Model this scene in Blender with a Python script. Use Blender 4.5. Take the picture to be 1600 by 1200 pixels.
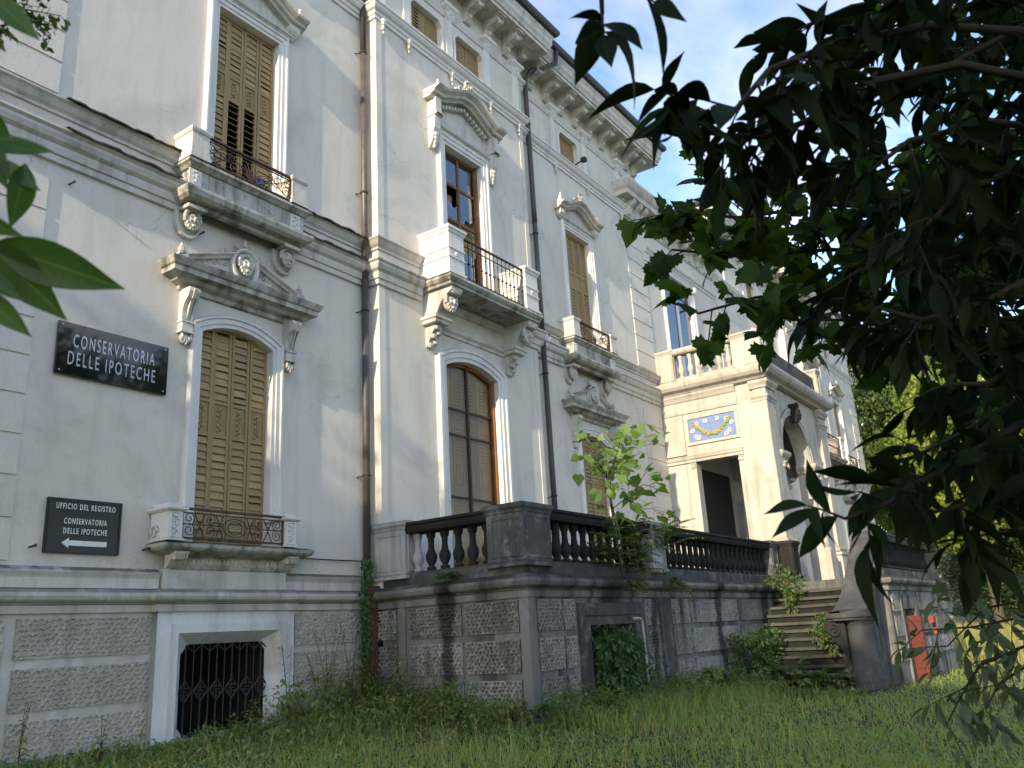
import bpy, math, random
import numpy as np
from mathutils import Vector, Matrix

for o in list(bpy.data.objects):
    bpy.data.objects.remove(o)
S = bpy.context.scene
C = S.collection
PI = math.pi
rad = math.radians
rnd = random.Random(7)

# ---------------------------------------------------------------- camera
cam_d = bpy.data.cameras.new('camera')
cam = bpy.data.objects.new('camera', cam_d)
C.objects.link(cam)
CAM = Vector((0.0, -10.0, 1.05))
right = Vector((0.58005628, -0.81263256, -0.05624091))
up = Vector((-0.19933795, -0.20855285, 0.95748112))
fwd = Vector((0.78980953, 0.54418199, 0.2829609))
mw = Matrix.Identity(4)
for i in range(3):
    mw[i][0] = right[i]; mw[i][1] = up[i]; mw[i][2] = -fwd[i]; mw[i][3] = CAM[i]
cam.matrix_world = mw
cam_d.sensor_width = 36.0
cam_d.lens = 36.0 * 1332.563 / 1600.0
cam_d.clip_start = 0.05
cam_d.clip_end = 1500
S.camera = cam
cam_d.dof.use_dof = True
cam_d.dof.focus_distance = 14.0
cam_d.dof.aperture_fstop = 9.0

# ---------------------------------------------------------------- light
SUN_EL, SUN_AZ = rad(23), rad(6)          # sun low, beyond the left end of the house, raking along the front
sdir = Vector((-math.cos(SUN_EL) * math.cos(SUN_AZ), -math.cos(SUN_EL) * math.sin(SUN_AZ), math.sin(SUN_EL)))
world = bpy.data.worlds.new('World')
S.world = world
world.use_nodes = True
wt = world.node_tree
wt.nodes.clear()
w_out = wt.nodes.new('ShaderNodeOutputWorld')
w_bg = wt.nodes.new('ShaderNodeBackground')
w_sky = wt.nodes.new('ShaderNodeTexSky')
w_sky.sky_type = 'NISHITA'
w_sky.sun_disc = False
w_sky.sun_elevation = SUN_EL
w_sky.sun_rotation = math.atan2(sdir.x, sdir.y)
w_sky.dust_density = 0.5
w_sky.ozone_density = 2.0
w_bg.inputs['Strength'].default_value = 0.125
w_tc = wt.nodes.new('ShaderNodeTexCoord')
w_map = wt.nodes.new('ShaderNodeMapping')
w_map.inputs['Scale'].default_value = (1.0, 1.0, 1.7)
w_map.inputs['Location'].default_value = (0.35, 0.2, 0.1)
w_n = wt.nodes.new('ShaderNodeTexNoise')
w_n.inputs['Scale'].default_value = 2.3
w_n.inputs['Detail'].default_value = 9
w_n.inputs['Roughness'].default_value = 0.55
w_n.inputs['Distortion'].default_value = 0.35
w_r = wt.nodes.new('ShaderNodeValToRGB')
w_r.color_ramp.elements[0].position = 0.46
w_r.color_ramp.elements[0].color = (0.0, 0.0, 0.0, 1)
w_r.color_ramp.elements[1].position = 0.66
w_r.color_ramp.elements[1].color = (0.95, 0.95, 0.95, 1)
w_mix = wt.nodes.new('ShaderNodeMix')
w_mix.data_type = 'RGBA'
w_hs = wt.nodes.new('ShaderNodeHueSaturation')      # clouds: sky light without its blue, plus their own white
w_hs.inputs['Saturation'].default_value = 0.12
w_hs.inputs['Value'].default_value = 0.75
w_add = wt.nodes.new('ShaderNodeMix')
w_add.data_type = 'RGBA'; w_add.blend_type = 'ADD'
w_add.inputs['Factor'].default_value = 1.0
w_add.inputs['B'].default_value = (1.15, 1.15, 1.2, 1)
wt.links.new(w_tc.outputs['Generated'], w_map.inputs['Vector'])
wt.links.new(w_map.outputs['Vector'], w_n.inputs['Vector'])
wt.links.new(w_n.outputs['Fac'], w_r.inputs['Fac'])
wt.links.new(w_r.outputs['Color'], w_mix.inputs['Factor'])
wt.links.new(w_sky.outputs['Color'], w_mix.inputs['A'])
wt.links.new(w_sky.outputs['Color'], w_hs.inputs['Color'])
wt.links.new(w_hs.outputs['Color'], w_add.inputs['A'])
wt.links.new(w_add.outputs['Result'], w_mix.inputs['B'])
wt.links.new(w_mix.outputs['Result'], w_bg.inputs['Color'])
wt.links.new(w_bg.outputs['Background'], w_out.inputs['Surface'])

sun_d = bpy.data.lights.new('sun', 'SUN')
sun_d.energy = 2.3
sun_d.angle = rad(0.53)
sun_d.color = (1.0, 0.83, 0.58)
sun = bpy.data.objects.new('sun', sun_d)
C.objects.link(sun)
sun.location = (-40, -10, 30)
sun.rotation_euler = sdir.to_track_quat('Z', 'Y').to_euler()

S.view_settings.view_transform = 'Standard'
S.view_settings.look = 'None'
S.view_settings.gamma = 1
S.view_settings.use_curve_mapping = False
S.view_settings.exposure = 1.6
S.cycles.max_bounces = 6
S.cycles.transparent_max_bounces = 12
S.cycles.sample_clamp_indirect = 8.0

# ---------------------------------------------------------------- object helpers
WL = {}          # world location of every object that may have children


class MB:
    """collects shapes and links them as one mesh"""
    def __init__(self):
        self.v = []; self.f = []

    def add(self, v, f):
        n = len(self.v)
        self.v.extend(v)
        self.f.extend(tuple(i + n for i in q) for q in f)
        return self

    def box(self, x0, x1, y0, y1, z0, z1):
        return self.add([(x0, y0, z0), (x1, y0, z0), (x1, y1, z0), (x0, y1, z0), (x0, y0, z1), (x1, y0, z1), (x1, y1, z1), (x0, y1, z1)],
                        [(0, 3, 2, 1), (4, 5, 6, 7), (0, 1, 5, 4), (1, 2, 6, 5), (2, 3, 7, 6), (3, 0, 4, 7)])

    def prism(self, pts, ax, a, b):
        """pts = 2D outline; ax 'y': (x,z) pushed along y; 'x': (y,z) along x; 'z': (x,y) along z"""
        def P(p, t):
            return (p[0], t, p[1]) if ax == 'y' else ((t, p[0], p[1]) if ax == 'x' else (p[0], p[1], t))
        n = len(pts)
        v = [P(p, a) for p in pts] + [P(p, b) for p in pts]
        f = [tuple(range(n)), tuple(range(2 * n - 1, n - 1, -1))]
        f += [(i, (i + 1) % n, n + (i + 1) % n, n + i) for i in range(n)]
        return self.add(v, f)

    def sweep(self, path, prof, closed=False, cap=True):
        """moulding: prof [(out, z)] carried along the plan path [(x, y)]; out = right of the walking direction"""
        n = len(path); k = len(prof)
        vs = []
        for i, p in enumerate(path):
            p = Vector(p)
            a = Vector(path[i - 1]) if (i > 0 or closed) else None
            b = Vector(path[(i + 1) % n]) if (i < n - 1 or closed) else None
            d1 = (p - a).normalized() if a is not None else None
            d2 = (b - p).normalized() if b is not None else None
            if d1 is None: d1 = d2
            if d2 is None: d2 = d1
            n1 = Vector((d1.y, -d1.x)); n2 = Vector((d2.y, -d2.x))
            m = (n1 + n2)
            m = m / max(0.25, (1 + n1.dot(n2)))
            for o, z in prof:
                vs.append((p.x + m.x * o, p.y + m.y * o, z))
        fs = []
        for i in range(n if closed else n - 1):
            j = (i + 1) % n
            for q in range(k - 1):
                fs.append((i * k + q, j * k + q, j * k + q + 1, i * k + q + 1))
        if cap and not closed:
            fs.append(tuple(range(k))); fs.append(tuple((n - 1) * k + q for q in range(k - 1, -1, -1)))
        return self.add(vs, fs)

    def sweep_xz(self, path, prof, y0, closed=False):
        """frame moulding in the wall plane: prof [(n, p)], n = left of travel, p = proud of y0 towards the viewer"""
        n = len(path); k = len(prof)
        vs = []
        for i, p in enumerate(path):
            p = Vector(p)
            a = Vector(path[i - 1]) if (i > 0 or closed) else None
            b = Vector(path[(i + 1) % n]) if (i < n - 1 or closed) else None
            d1 = (p - a).normalized() if a is not None else None
            d2 = (b - p).normalized() if b is not None else None
            if d1 is None: d1 = d2
            if d2 is None: d2 = d1
            n1 = Vector((-d1.y, d1.x)); n2 = Vector((-d2.y, d2.x))
            m = (n1 + n2) / max(0.3, (1 + n1.dot(n2)))
            for o, q in prof:
                vs.append((p.x + m.x * o, y0 - q, p.y + m.y * o))
        fs = []
        for i in range(n if closed else n - 1):
            j = (i + 1) % n
            for q in range(k - 1):
                fs.append((i * k + q, j * k + q, j * k + q + 1, i * k + q + 1))
        if not closed:
            fs.append(tuple(range(k))); fs.append(tuple((n - 1) * k + q for q in range(k - 1, -1, -1)))
        return self.add(vs, fs)

    def lathe(self, prof, cx=0, cy=0, z0=0, n=12, half=None):
        k = len(prof)
        vs = []
        for i in range(n):
            a = 2 * PI * i / n
            for r, z in prof:
                vs.append((cx + r * math.cos(a), cy + r * math.sin(a), z0 + z))
        fs = []
        for i in range(n):
            j = (i + 1) % n
            for q in range(k - 1):
                fs.append((i * k + q, j * k + q, j * k + q + 1, i * k + q + 1))
        fs.append(tuple(i * k for i in range(n - 1, -1, -1)))
        fs.append(tuple(i * k + k - 1 for i in range(n)))
        return self.add(vs, fs)

    def tube(self, pts, r, n=6, r2=None):
        pts = [Vector(p) for p in pts]
        m = len(pts)
        vs = []; prev = None
        for i, p in enumerate(pts):
            t = (pts[min(i + 1, m - 1)] - pts[max(i - 1, 0)])
            t = t.normalized() if t.length > 1e-9 else Vector((0, 0, 1))
            if prev is None:
                u = t.cross(Vector((0, 0, 1)) if abs(t.z) < .9 else Vector((1, 0, 0))).normalized()
            else:
                u = (prev - t * prev.dot(t)).normalized()
            prev = u
            w = t.cross(u)
            rr = r if r2 is None else r + (r2 - r) * i / (m - 1)
            for k in range(n):
                a = 2 * PI * k / n
                q = p + (u * math.cos(a) + w * math.sin(a)) * rr
                vs.append(tuple(q))
        fs = []
        for i in range(m - 1):
            for k in range(n):
                l = (k + 1) % n
                fs.append((i * n + k, i * n + l, (i + 1) * n + l, (i + 1) * n + k))
        fs.append(tuple(range(n - 1, -1, -1))); fs.append(tuple((m - 1) * n + k for k in range(n)))
        return self.add(vs, fs)

    def ball(self, c, r, n=8, m=5):
        if not hasattr(r, '__len__'): r = (r, r, r)
        vs = [(c[0], c[1], c[2] - r[2])]
        for i in range(1, m):
            t = -PI / 2 + PI * i / m
            for k in range(n):
                a = 2 * PI * k / n
                vs.append((c[0] + r[0] * math.cos(t) * math.cos(a), c[1] + r[1] * math.cos(t) * math.sin(a), c[2] + r[2] * math.sin(t)))
        vs.append((c[0], c[1], c[2] + r[2]))
        fs = [(0, 1 + (k + 1) % n, 1 + k) for k in range(n)]
        for i in range(m - 2):
            for k in range(n):
                l = (k + 1) % n
                fs.append((1 + i * n + k, 1 + i * n + l, 1 + (i + 1) * n + l, 1 + (i + 1) * n + k))
        top = len(vs) - 1; b = 1 + (m - 2) * n
        fs += [(top, b + k, b + (k + 1) % n) for k in range(n)]
        return self.add(vs, fs)

    def mesh(self, name, mat, smooth=False, mir=None):
        v = self.v
        f = self.f
        if mir is not None:
            v = [(2 * mir - a, b, c) for a, b, c in v]
            f = [tuple(reversed(q)) for q in f]
        me = bpy.data.meshes.new(name)
        me.from_pydata(v, [], f)
        if mat: me.materials.append(mat)
        if smooth:
            me.polygons.foreach_set('use_smooth', [True] * len(f))
        me.update()
        return me


MIR = None      # x of the mirror plane while the far half of the house is being built


def part(name, geo, mat, parent, loc=(0, 0, 0), smooth=False, label=None, rot=None, kind=None):
    if isinstance(geo, MB):
        me = geo.mesh(name, mat, smooth, MIR)
        l = Vector(loc)
    else:
        me = geo
        l = Vector(loc)
        if MIR is not None:
            l.x = 2 * MIR - l.x
    o = bpy.data.objects.new(name, me)
    o.location = l
    if rot: o.rotation_euler = rot
    C.objects.link(o)
    if parent is not None:
        o.parent = parent
        o.matrix_parent_inverse = Matrix.Translation(-WL[parent.name])
    WL[o.name] = l.copy()
    if label: o['label'] = label
    if kind: o['kind'] = kind
    return o


def thing(name, label, cat, loc=(0, 0, 0), group=None):
    o = bpy.data.objects.new(name, None)
    o.empty_display_size = 0.2
    o.location = loc
    C.objects.link(o)
    WL[o.name] = Vector(loc)
    o['label'] = label; o['category'] = cat
    if group: o['group'] = group
    return o


def tag(o, label, cat, group=None):
    o['label'] = label; o['category'] = cat
    if group: o['group'] = group
    return o


def np_mesh(name, verts, faces_flat, sizes, mat, smooth=False):
    """fast mesh from numpy arrays"""
    me = bpy.data.meshes.new(name)
    verts = np.asarray(verts, np.float32).reshape(-1, 3)
    me.vertices.add(len(verts)); me.vertices.foreach_set('co', verts.ravel())
    me.loops.add(len(faces_flat)); me.loops.foreach_set('vertex_index', np.asarray(faces_flat, np.int32))
    starts = np.concatenate([[0], np.cumsum(sizes)[:-1]]).astype(np.int32)
    me.polygons.add(len(sizes)); me.polygons.foreach_set('loop_start', starts)
    me.update(calc_edges=True)
    if mat: me.materials.append(mat)
    if smooth: me.polygons.foreach_set('use_smooth', np.ones(len(sizes), bool))
    me.validate()
    return me


# ---------------------------------------------------------------- materials
def new_mat(name):
    m = bpy.data.materials.new(name)
    m.use_nodes = True
    t = m.node_tree
    t.nodes.clear()
    out = t.nodes.new('ShaderNodeOutputMaterial')
    b = t.nodes.new('ShaderNodeBsdfPrincipled')
    t.links.new(b.outputs[0], out.inputs['Surface'])
    return m, t, b, out


def mixc(t, fac, a, b, mode='MIX'):
    n = t.nodes.new('ShaderNodeMix')
    n.data_type = 'RGBA'; n.blend_type = mode
    for key, val in (('Factor', fac), ('A', a), ('B', b)):
        if hasattr(val, 'links'): t.links.new(val, n.inputs[key])
        elif isinstance(val, (tuple, list)): n.inputs[key].default_value = (*val[:3], 1)
        else: n.inputs[key].default_value = val
    return n.outputs['Result']


def noise(t, vec, scale, detail=6, rough=.55, mapping=None, dist=0.0):
    n = t.nodes.new('ShaderNodeTexNoise')
    n.inputs['Scale'].default_value = scale; n.inputs['Detail'].default_value = detail
    n.inputs['Roughness'].default_value = rough; n.inputs['Distortion'].default_value = dist
    if mapping:
        mp = t.nodes.new('ShaderNodeMapping')
        mp.inputs['Scale'].default_value = mapping
        t.links.new(vec, mp.inputs['Vector']); vec = mp.outputs['Vector']
    t.links.new(vec, n.inputs['Vector'])
    return n.outputs['Fac']


def ramp(t, fac, p0, p1, c0=(0, 0, 0), c1=(1, 1, 1)):
    r = t.nodes.new('ShaderNodeValToRGB')
    r.color_ramp.elements[0].position = p0; r.color_ramp.elements[0].color = (*c0, 1)
    r.color_ramp.elements[1].position = p1; r.color_ramp.elements[1].color = (*c1, 1)
    t.links.new(fac, r.inputs['Fac'])
    return r.outputs['Color']


def math_n(t, op, a, b=None):
    n = t.nodes.new('ShaderNodeMath'); n.operation = op
    for i, v in enumerate((a, b)):
        if v is None: continue
        if hasattr(v, 'links'): t.links.new(v, n.inputs[i])
        else: n.inputs[i].default_value = v
    return n.outputs[0]


def stone(name, c1, c2, scale=.7, streak=None, streak_amt=.5, top=None, top_amt=.9, bump=.25, bscale=60, rough=.88, patch=None, patch_amt=.5, patch_scale=1.2, spots=None, streak_lo=.5, streak_hi=.72, spec=.25, smap=(5.0, 5.0, .35), stains=(), cracks=None, objvar=0.0):
    m, t, b, out = new_mat(name)
    g = t.nodes.new('ShaderNodeNewGeometry')
    pos = g.outputs['Position']
    col = mixc(t, ramp(t, noise(t, pos, scale, 8, .6), .3, .7), c1, c2)
    if patch is not None:
        col = mixc(t, math_n(t, 'MULTIPLY', ramp(t, noise(t, pos, patch_scale, 9, .62, dist=.6), .52, .66), patch_amt), col, patch)
    if streak is not None:
        s = noise(t, pos, 1.0, 7, .6, smap)
        col = mixc(t, math_n(t, 'MULTIPLY', ramp(t, s, streak_lo, streak_hi), streak_amt), col, streak)
    fine = noise(t, pos, 35, 5, .7)
    col = mixc(t, .5, col, ramp(t, fine, .25, .75, (.55, .55, .55), (1.3, 1.3, 1.3)), 'MULTIPLY') if False else mixc(t, .35, col, ramp(t, fine, .3, .7, (.6, .6, .6), (1, 1, 1)), 'MULTIPLY')
    if cracks is not None:
        wv = t.nodes.new('ShaderNodeTexVoronoi'); wv.feature = 'DISTANCE_TO_EDGE'; wv.inputs['Scale'].default_value = .75
        wp = t.nodes.new('ShaderNodeVectorMath'); wp.operation = 'ADD'
        nz = t.nodes.new('ShaderNodeTexNoise'); nz.inputs['Scale'].default_value = 1.6; nz.inputs['Detail'].default_value = 7
        t.links.new(pos, nz.inputs['Vector']); t.links.new(nz.outputs['Color'], wp.inputs[0]); t.links.new(pos, wp.inputs[1]); t.links.new(wp.outputs[0], wv.inputs['Vector'])
        ck = math_n(t, 'MULTIPLY', math_n(t, 'LESS_THAN', wv.outputs['Distance'], .004), ramp(t, noise(t, pos, .35, 3), .52, .60))
        col = mixc(t, math_n(t, 'MULTIPLY', ck, .6), col, cracks)
    if objvar:
        oi = t.nodes.new('ShaderNodeObjectInfo')
        col = mixc(t, math_n(t, 'MULTIPLY', oi.outputs['Random'], objvar), col, mixc(t, 1.0, col, (.55, .54, .50), 'MULTIPLY'))
    if stains:
        sp = t.nodes.new('ShaderNodeSeparateXYZ'); t.links.new(pos, sp.inputs[0])
        wob = math_n(t, 'MULTIPLY', math_n(t, 'SUBTRACT', noise(t, pos, 1.6, 6, .65), .5), .55)
        for ax, c, w in stains:
            dd = math_n(t, 'ABSOLUTE', math_n(t, 'ADD', math_n(t, 'SUBTRACT', sp.outputs[ax], c), wob))
            col = mixc(t, math_n(t, 'MULTIPLY', math_n(t, 'SUBTRACT', 1.0, ramp(t, dd, w * .45, w)), .85), col, (.018, .018, .017))
    if spots is not None:
        col = mixc(t, ramp(t, noise(t, pos, 9, 7, .7), .62, .7), col, spots)
    if top is not None:
        sx = t.nodes.new('ShaderNodeSeparateXYZ'); t.links.new(g.outputs['Normal'], sx.inputs[0])
        k = math_n(t, 'MULTIPLY', ramp(t, sx.outputs['Z'], .25, .7), ramp(t, noise(t, pos, 2.2, 8, .65), .28, .5))
        col = mixc(t, math_n(t, 'MULTIPLY', k, top_amt), col, top)
    t.links.new(col, b.inputs['Base Color'])
    b.inputs['Roughness'].default_value = rough
    b.inputs['Specular IOR Level'].default_value = spec
    if bump:
        bp = t.nodes.new('ShaderNodeBump'); bp.inputs['Strength'].default_value = bump; bp.inputs['Distance'].default_value = .01
        hh = math_n(t, 'ADD', noise(t, pos, bscale, 6, .65), math_n(t, 'MULTIPLY', noise(t, pos, 6, 4, .5), 1.5))
        t.links.new(hh, bp.inputs['Height']); t.links.new(bp.outputs['Normal'], b.inputs['Normal'])
    return m


def wood(name, c1, c2, worn=None, grain=(40, 40, 2.2)):
    m, t, b, out = new_mat(name)
    g = t.nodes.new('ShaderNodeNewGeometry'); pos = g.outputs['Position']
    oi = t.nodes.new('ShaderNodeObjectInfo')
    col = mixc(t, ramp(t, noise(t, pos, 1, 6, .6, grain), .3, .7), c1, c2)
    k = math_n(t, 'MULTIPLY', oi.outputs['Random'], .9)
    col = mixc(t, k, col, mixc(t, 1.0, col, (.66, .68, .74), 'MULTIPLY'))
    if worn: col = mixc(t, ramp(t, noise(t, pos, 4, 8, .7), .55, .72), col, worn)
    t.links.new(col, b.inputs['Base Color']); b.inputs['Roughness'].default_value = .72
    b.inputs['Specular IOR Level'].default_value = .3
    bp = t.nodes.new('ShaderNodeBump'); bp.inputs['Strength'].default_value = .3; bp.inputs['Distance'].default_value = .004
    t.links.new(noise(t, pos, 1, 6, .6, grain), bp.inputs['Height']); t.links.new(bp.outputs['Normal'], b.inputs['Normal'])
    return m


def plain(name, c, rough=.6, metal=0.0, c2=None, nscale=20, spec=.4):
    m, t, b, out = new_mat(name)
    g = t.nodes.new('ShaderNodeNewGeometry')
    col = mixc(t, ramp(t, noise(t, g.outputs['Position'], nscale, 6, .65), .35, .68), c, c2 if c2 else tuple(x * .75 for x in c))
    t.links.new(col, b.inputs['Base Color'])
    b.inputs['Roughness'].default_value = rough; b.inputs['Metallic'].default_value = metal
    b.inputs['Specular IOR Level'].default_value = spec
    return m


def leafm(name, c1, c2, trans=.35, tcol=None, rough=.5, c3=None, amt3=.15, spec=.35, dry=None):
    m, t, b, out = new_mat(name)
    g = t.nodes.new('ShaderNodeNewGeometry')
    oi = t.nodes.new('ShaderNodeObjectInfo')
    r = math_n(t, 'FRACT', math_n(t, 'ADD', g.outputs['Random Per Island'], oi.outputs['Random']))
    col = mixc(t, r, c1, c2)
    if c3: col = mixc(t, ramp(t, math_n(t, 'FRACT', math_n(t, 'MULTIPLY', r, 7.31)), 1 - amt3 - .01, 1 - amt3 + .01), col, c3)
    if dry: col = mixc(t, math_n(t, 'MULTIPLY', ramp(t, noise(t, g.outputs['Position'], .9, 6, .6), .45, .68), .7), col, dry)
    col = mixc(t, .5, col, ramp(t, noise(t, g.outputs['Position'], 30, 3), .3, .7, (.7, .7, .7), (1, 1, 1)), 'MULTIPLY')
    t.links.new(col, b.inputs['Base Color']); b.inputs['Roughness'].default_value = rough
    b.inputs['Specular IOR Level'].default_value = spec
    tr = t.nodes.new('ShaderNodeBsdfTranslucent')
    tc = mixc(t, 1.0, col, tcol if tcol else (1.6, 1.7, .55), 'MULTIPLY')
    t.links.new(tc, tr.inputs['Color'])
    ms = t.nodes.new('ShaderNodeMixShader'); ms.inputs[0].default_value = trans
    t.links.new(b.outputs[0], ms.inputs[1]); t.links.new(tr.outputs[0], ms.inputs[2])
    t.links.new(ms.outputs[0], out.inputs['Surface'])
    return m


def glass(name, tint=(.75, .8, .8), rough=.02, refl=.22, blend=.35, fmul=1.0):
    m, t, b, out = new_mat(name)
    t.nodes.remove(b)
    gl = t.nodes.new('ShaderNodeBsdfGlossy'); gl.inputs['Roughness'].default_value = rough
    gl.inputs['Color'].default_value = (.95, .97, 1, 1)
    tr = t.nodes.new('ShaderNodeBsdfTransparent'); tr.inputs['Color'].default_value = (*tint, 1)
    fr = t.nodes.new('ShaderNodeLayerWeight'); fr.inputs['Blend'].default_value = blend
    ms = t.nodes.new('ShaderNodeMixShader')
    t.links.new(math_n(t, 'MAXIMUM', math_n(t, 'MULTIPLY', fr.outputs['Fresnel'], fmul), refl), ms.inputs[0])
    t.links.new(tr.outputs[0], ms.inputs[1]); t.links.new(gl.outputs[0], ms.inputs[2])
    t.links.new(ms.outputs[0], out.inputs['Surface'])
    return m


PLASTER = stone('plaster', (.66, .62, .555), (.755, .71, .64), .45, smap=(3.0, 3.0, .5), streak=(.47, .45, .40), streak_amt=.4, bump=.22, bscale=45, patch=(.52, .51, .46), patch_amt=.7, patch_scale=.7, cracks=(.30, .29, .27))
TRIM = stone('trim_stucco', (.60, .58, .525), (.69, .67, .62), 1.2, streak=(.22, .21, .17), streak_amt=.65, top=(.09, .085, .065), bump=.3, patch=(.40, .385, .33), patch_amt=.6, patch_scale=1.7)
GRIMY = stone('grimy_stucco', (.44, .425, .365), (.58, .565, .51), 1.6, streak=(.09, .088, .07), streak_amt=.75, top=(.05, .05, .035), bump=.4, patch=(.13, .128, .10), patch_amt=.8, patch_scale=2.6, streak_lo=.46, streak_hi=.66)
WHITE = stone('white_frame', (.70, .69, .665), (.77, .76, .735), 1.5, streak=(.42, .41, .37), streak_amt=.45, top=(.2, .19, .16), top_amt=.5, bump=.12)
PLINTH = stone('plinth_stone', (.46, .44, .385), (.58, .56, .51), 1.0, streak=(.19, .185, .155), streak_amt=.7, top=(.12, .115, .09), top_amt=.75, bump=.35, patch=(.76, .76, .76), patch_amt=.55, patch_scale=1.6)
ROUGH = stone('rough_stone', (.53, .50, .44), (.63, .60, .53), 1.6, objvar=.6, streak=(.22, .21, .18), streak_amt=.6, smap=(3.5, 3.5, .6), top=(.14, .135, .115), top_amt=.6, bump=.5, bscale=70, patch=(.36, .34, .29), patch_amt=.6, patch_scale=1.8)
MARBLE = stone('marble', (.66, .66, .67), (.78, .78, .79), 1.2, streak=(.38, .36, .33), streak_amt=.5, bump=.15, patch=(.50, .45, .39), patch_amt=.9, patch_scale=.8)
DARKST = stone('terrace_stone', (.045, .045, .044), (.11, .11, .105), 1.1, streak=(.03, .03, .03), streak_amt=.75, top=(.035, .034, .028), bump=.45, patch=(.21, .21, .205), patch_amt=.7, patch_scale=3.2, spots=(.045, .05, .03))
DARKRG = stone('terrace_rough', (.24, .235, .22), (.37, .36, .335), 1.0, streak=(.028, .028, .028), streak_amt=.92, smap=(2.3, 2.3, .22), streak_lo=.52, streak_hi=.66, objvar=.7, stains=(('Y', -1.62, .17), ('X', 14.0, .16), ('X', 16.9, .2), ('X', 19.6, .3)), top=(.05, .05, .045), bump=.6, bscale=70, patch=(.40, .40, .41), patch_amt=.65, patch_scale=1.6)
MIDST = stone('terrace_plain', (.12, .118, .112), (.22, .215, .205), 1.1, stains=(('Y', -1.62, .17), ('X', 12.5, .5), ('X', 16.9, .2), ('X', 19.6, .3)), streak=(.022, .022, .02), streak_amt=.9, smap=(2.6, 2.6, .25), streak_lo=.47, streak_hi=.66, top=(.03, .031, .021), bump=.4, patch=(.27, .27, .26), patch_amt=.7, spots=(.16, .16, .15), patch_scale=1.5)
PALEST = stone('terrace_pale', (.33, .34, .34), (.44, .45, .45), 1.3, streak=(.14, .14, .14), streak_amt=.6, top=(.10, .10, .08), bump=.3)
PIERST = stone('pier_stone', (.06, .06, .059), (.12, .12, .116), 1.4, streak=(.018, .018, .018), streak_amt=.85, smap=(3.5, 3.5, .3), top=(.03, .03, .022), bump=.45, patch=(.27, .27, .27), patch_amt=.6, patch_scale=4.5, spots=(.2, .2, .2))
BLACKST = stone('blackened_stone', (.014, .014, .014), (.032, .031, .029), 1.6, top=(.03, .03, .022), top_amt=.6, bump=.4)
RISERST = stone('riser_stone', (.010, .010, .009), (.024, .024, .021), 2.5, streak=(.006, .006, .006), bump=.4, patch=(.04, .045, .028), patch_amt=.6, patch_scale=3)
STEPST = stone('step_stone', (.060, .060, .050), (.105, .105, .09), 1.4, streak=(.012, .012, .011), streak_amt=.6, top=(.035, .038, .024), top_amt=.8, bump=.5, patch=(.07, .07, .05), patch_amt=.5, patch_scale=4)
COPING = stone('coping_stone', (.05, .05, .052), (.085, .085, .087), 1.6, streak=(.02, .02, .02), streak_amt=.3, bump=.4, spots=(.12, .12, .11), patch=(.14, .14, .14), patch_amt=.5, patch_scale=3)
WARMST = stone('porch_stucco', (.45, .42, .36), (.56, .53, .47), .9, streak=(.20, .18, .14), streak_amt=.65, top=(.13, .115, .085), bump=.22, patch=(.38, .345, .28), patch_amt=.6)
SHUT = wood('shutter_wood', (.34, .23, .105), (.43, .30, .145), worn=(.29, .225, .15))
INSH = wood('inner_shutter_wood', (.46, .33, .17), (.56, .41, .22), worn=(.38, .29, .18))
SLATM = wood('slat_wood', (.36, .245, .115), (.46, .325, .165), worn=(.31, .245, .17), grain=(2.5, 40, 40))
MUNTIN = wood('dark_muntin', (.075, .040, .025), (.12, .065, .04))
FRWOOD = wood('window_wood', (.20, .085, .035), (.30, .14, .06), worn=(.36, .24, .14))
IRON = plain('rusty_iron', (.11, .055, .035), .75, c2=(.05, .03, .025), nscale=30)
DARKIRON = plain('dark_iron', (.025, .024, .024), .6, c2=(.045, .035, .03))
PIPE = plain('pipe_metal', (.10, .075, .07), .45, .3, c2=(.15, .125, .12), nscale=6)
PIPEDK = plain('pipe_paint', (.055, .053, .055), .5, 0, c2=(.075, .07, .07), nscale=8)
RUSTPIPE = plain('cast_iron_brown', (.10, .045, .032), .7, c2=(.07, .035, .028), nscale=10)
GUTTER = plain('gutter_metal', (.035, .036, .036), .5, .2, c2=(.055, .055, .055))
FLASH = plain('lead_flashing', (.05, .05, .05), .6, c2=(.09, .09, .085), nscale=8)
SIGNBLK = plain('polished_black_stone', (.006, .008, .010), .04, c2=(.008, .010, .012), spec=.9)
SIGNPNT = plain('sign_enamel', (.010, .016, .018), .3, c2=(.018, .024, .026), nscale=4)
LETTER = plain('steel_letters', (.55, .58, .62), .22, .9, c2=(.40, .43, .47), nscale=15)
WHITEP = plain('white_lettering', (.78, .80, .80), .5, c2=(.66, .68, .68), nscale=30)
DARKIN = plain('interior_shade', (.03, .028, .025), .9)  # near-black colour standing in for the shade inside openings
ROOFT = stone('roof_tile', (.30, .11, .065), (.40, .17, .10), 6, bump=.3)
TILEBLUE = plain('blue_glaze', (.16, .22, .42), .25, c2=(.21, .28, .47), nscale=9)
TILEGRN = plain('green_glaze', (.16, .28, .06), .3, c2=(.32, .34, .10), nscale=25)
TILEYEL = plain('yellow_glaze', (.48, .36, .10), .3, c2=(.40, .20, .08), nscale=25)
TILEWHT = plain('white_glaze', (.72, .72, .68), .3, c2=(.66, .55, .52), nscale=25)
REDDOOR = wood('red_door', (.27, .065, .035), (.20, .05, .028), worn=(.15, .06, .045))
REDP = plain('red_print', (.55, .03, .03), .5)
GREYP = plain('grey_print', (.30, .33, .36), .5)
BLUEPL = plain('blue_plastic', (.06, .09, .22), .4)
PVC = plain('pale_pipe', (.42, .43, .42), .5, c2=(.30, .31, .30))
BARK = stone('bark', (.10, .08, .06), (.17, .145, .115), 4, bump=.8, bscale=25)
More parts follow.
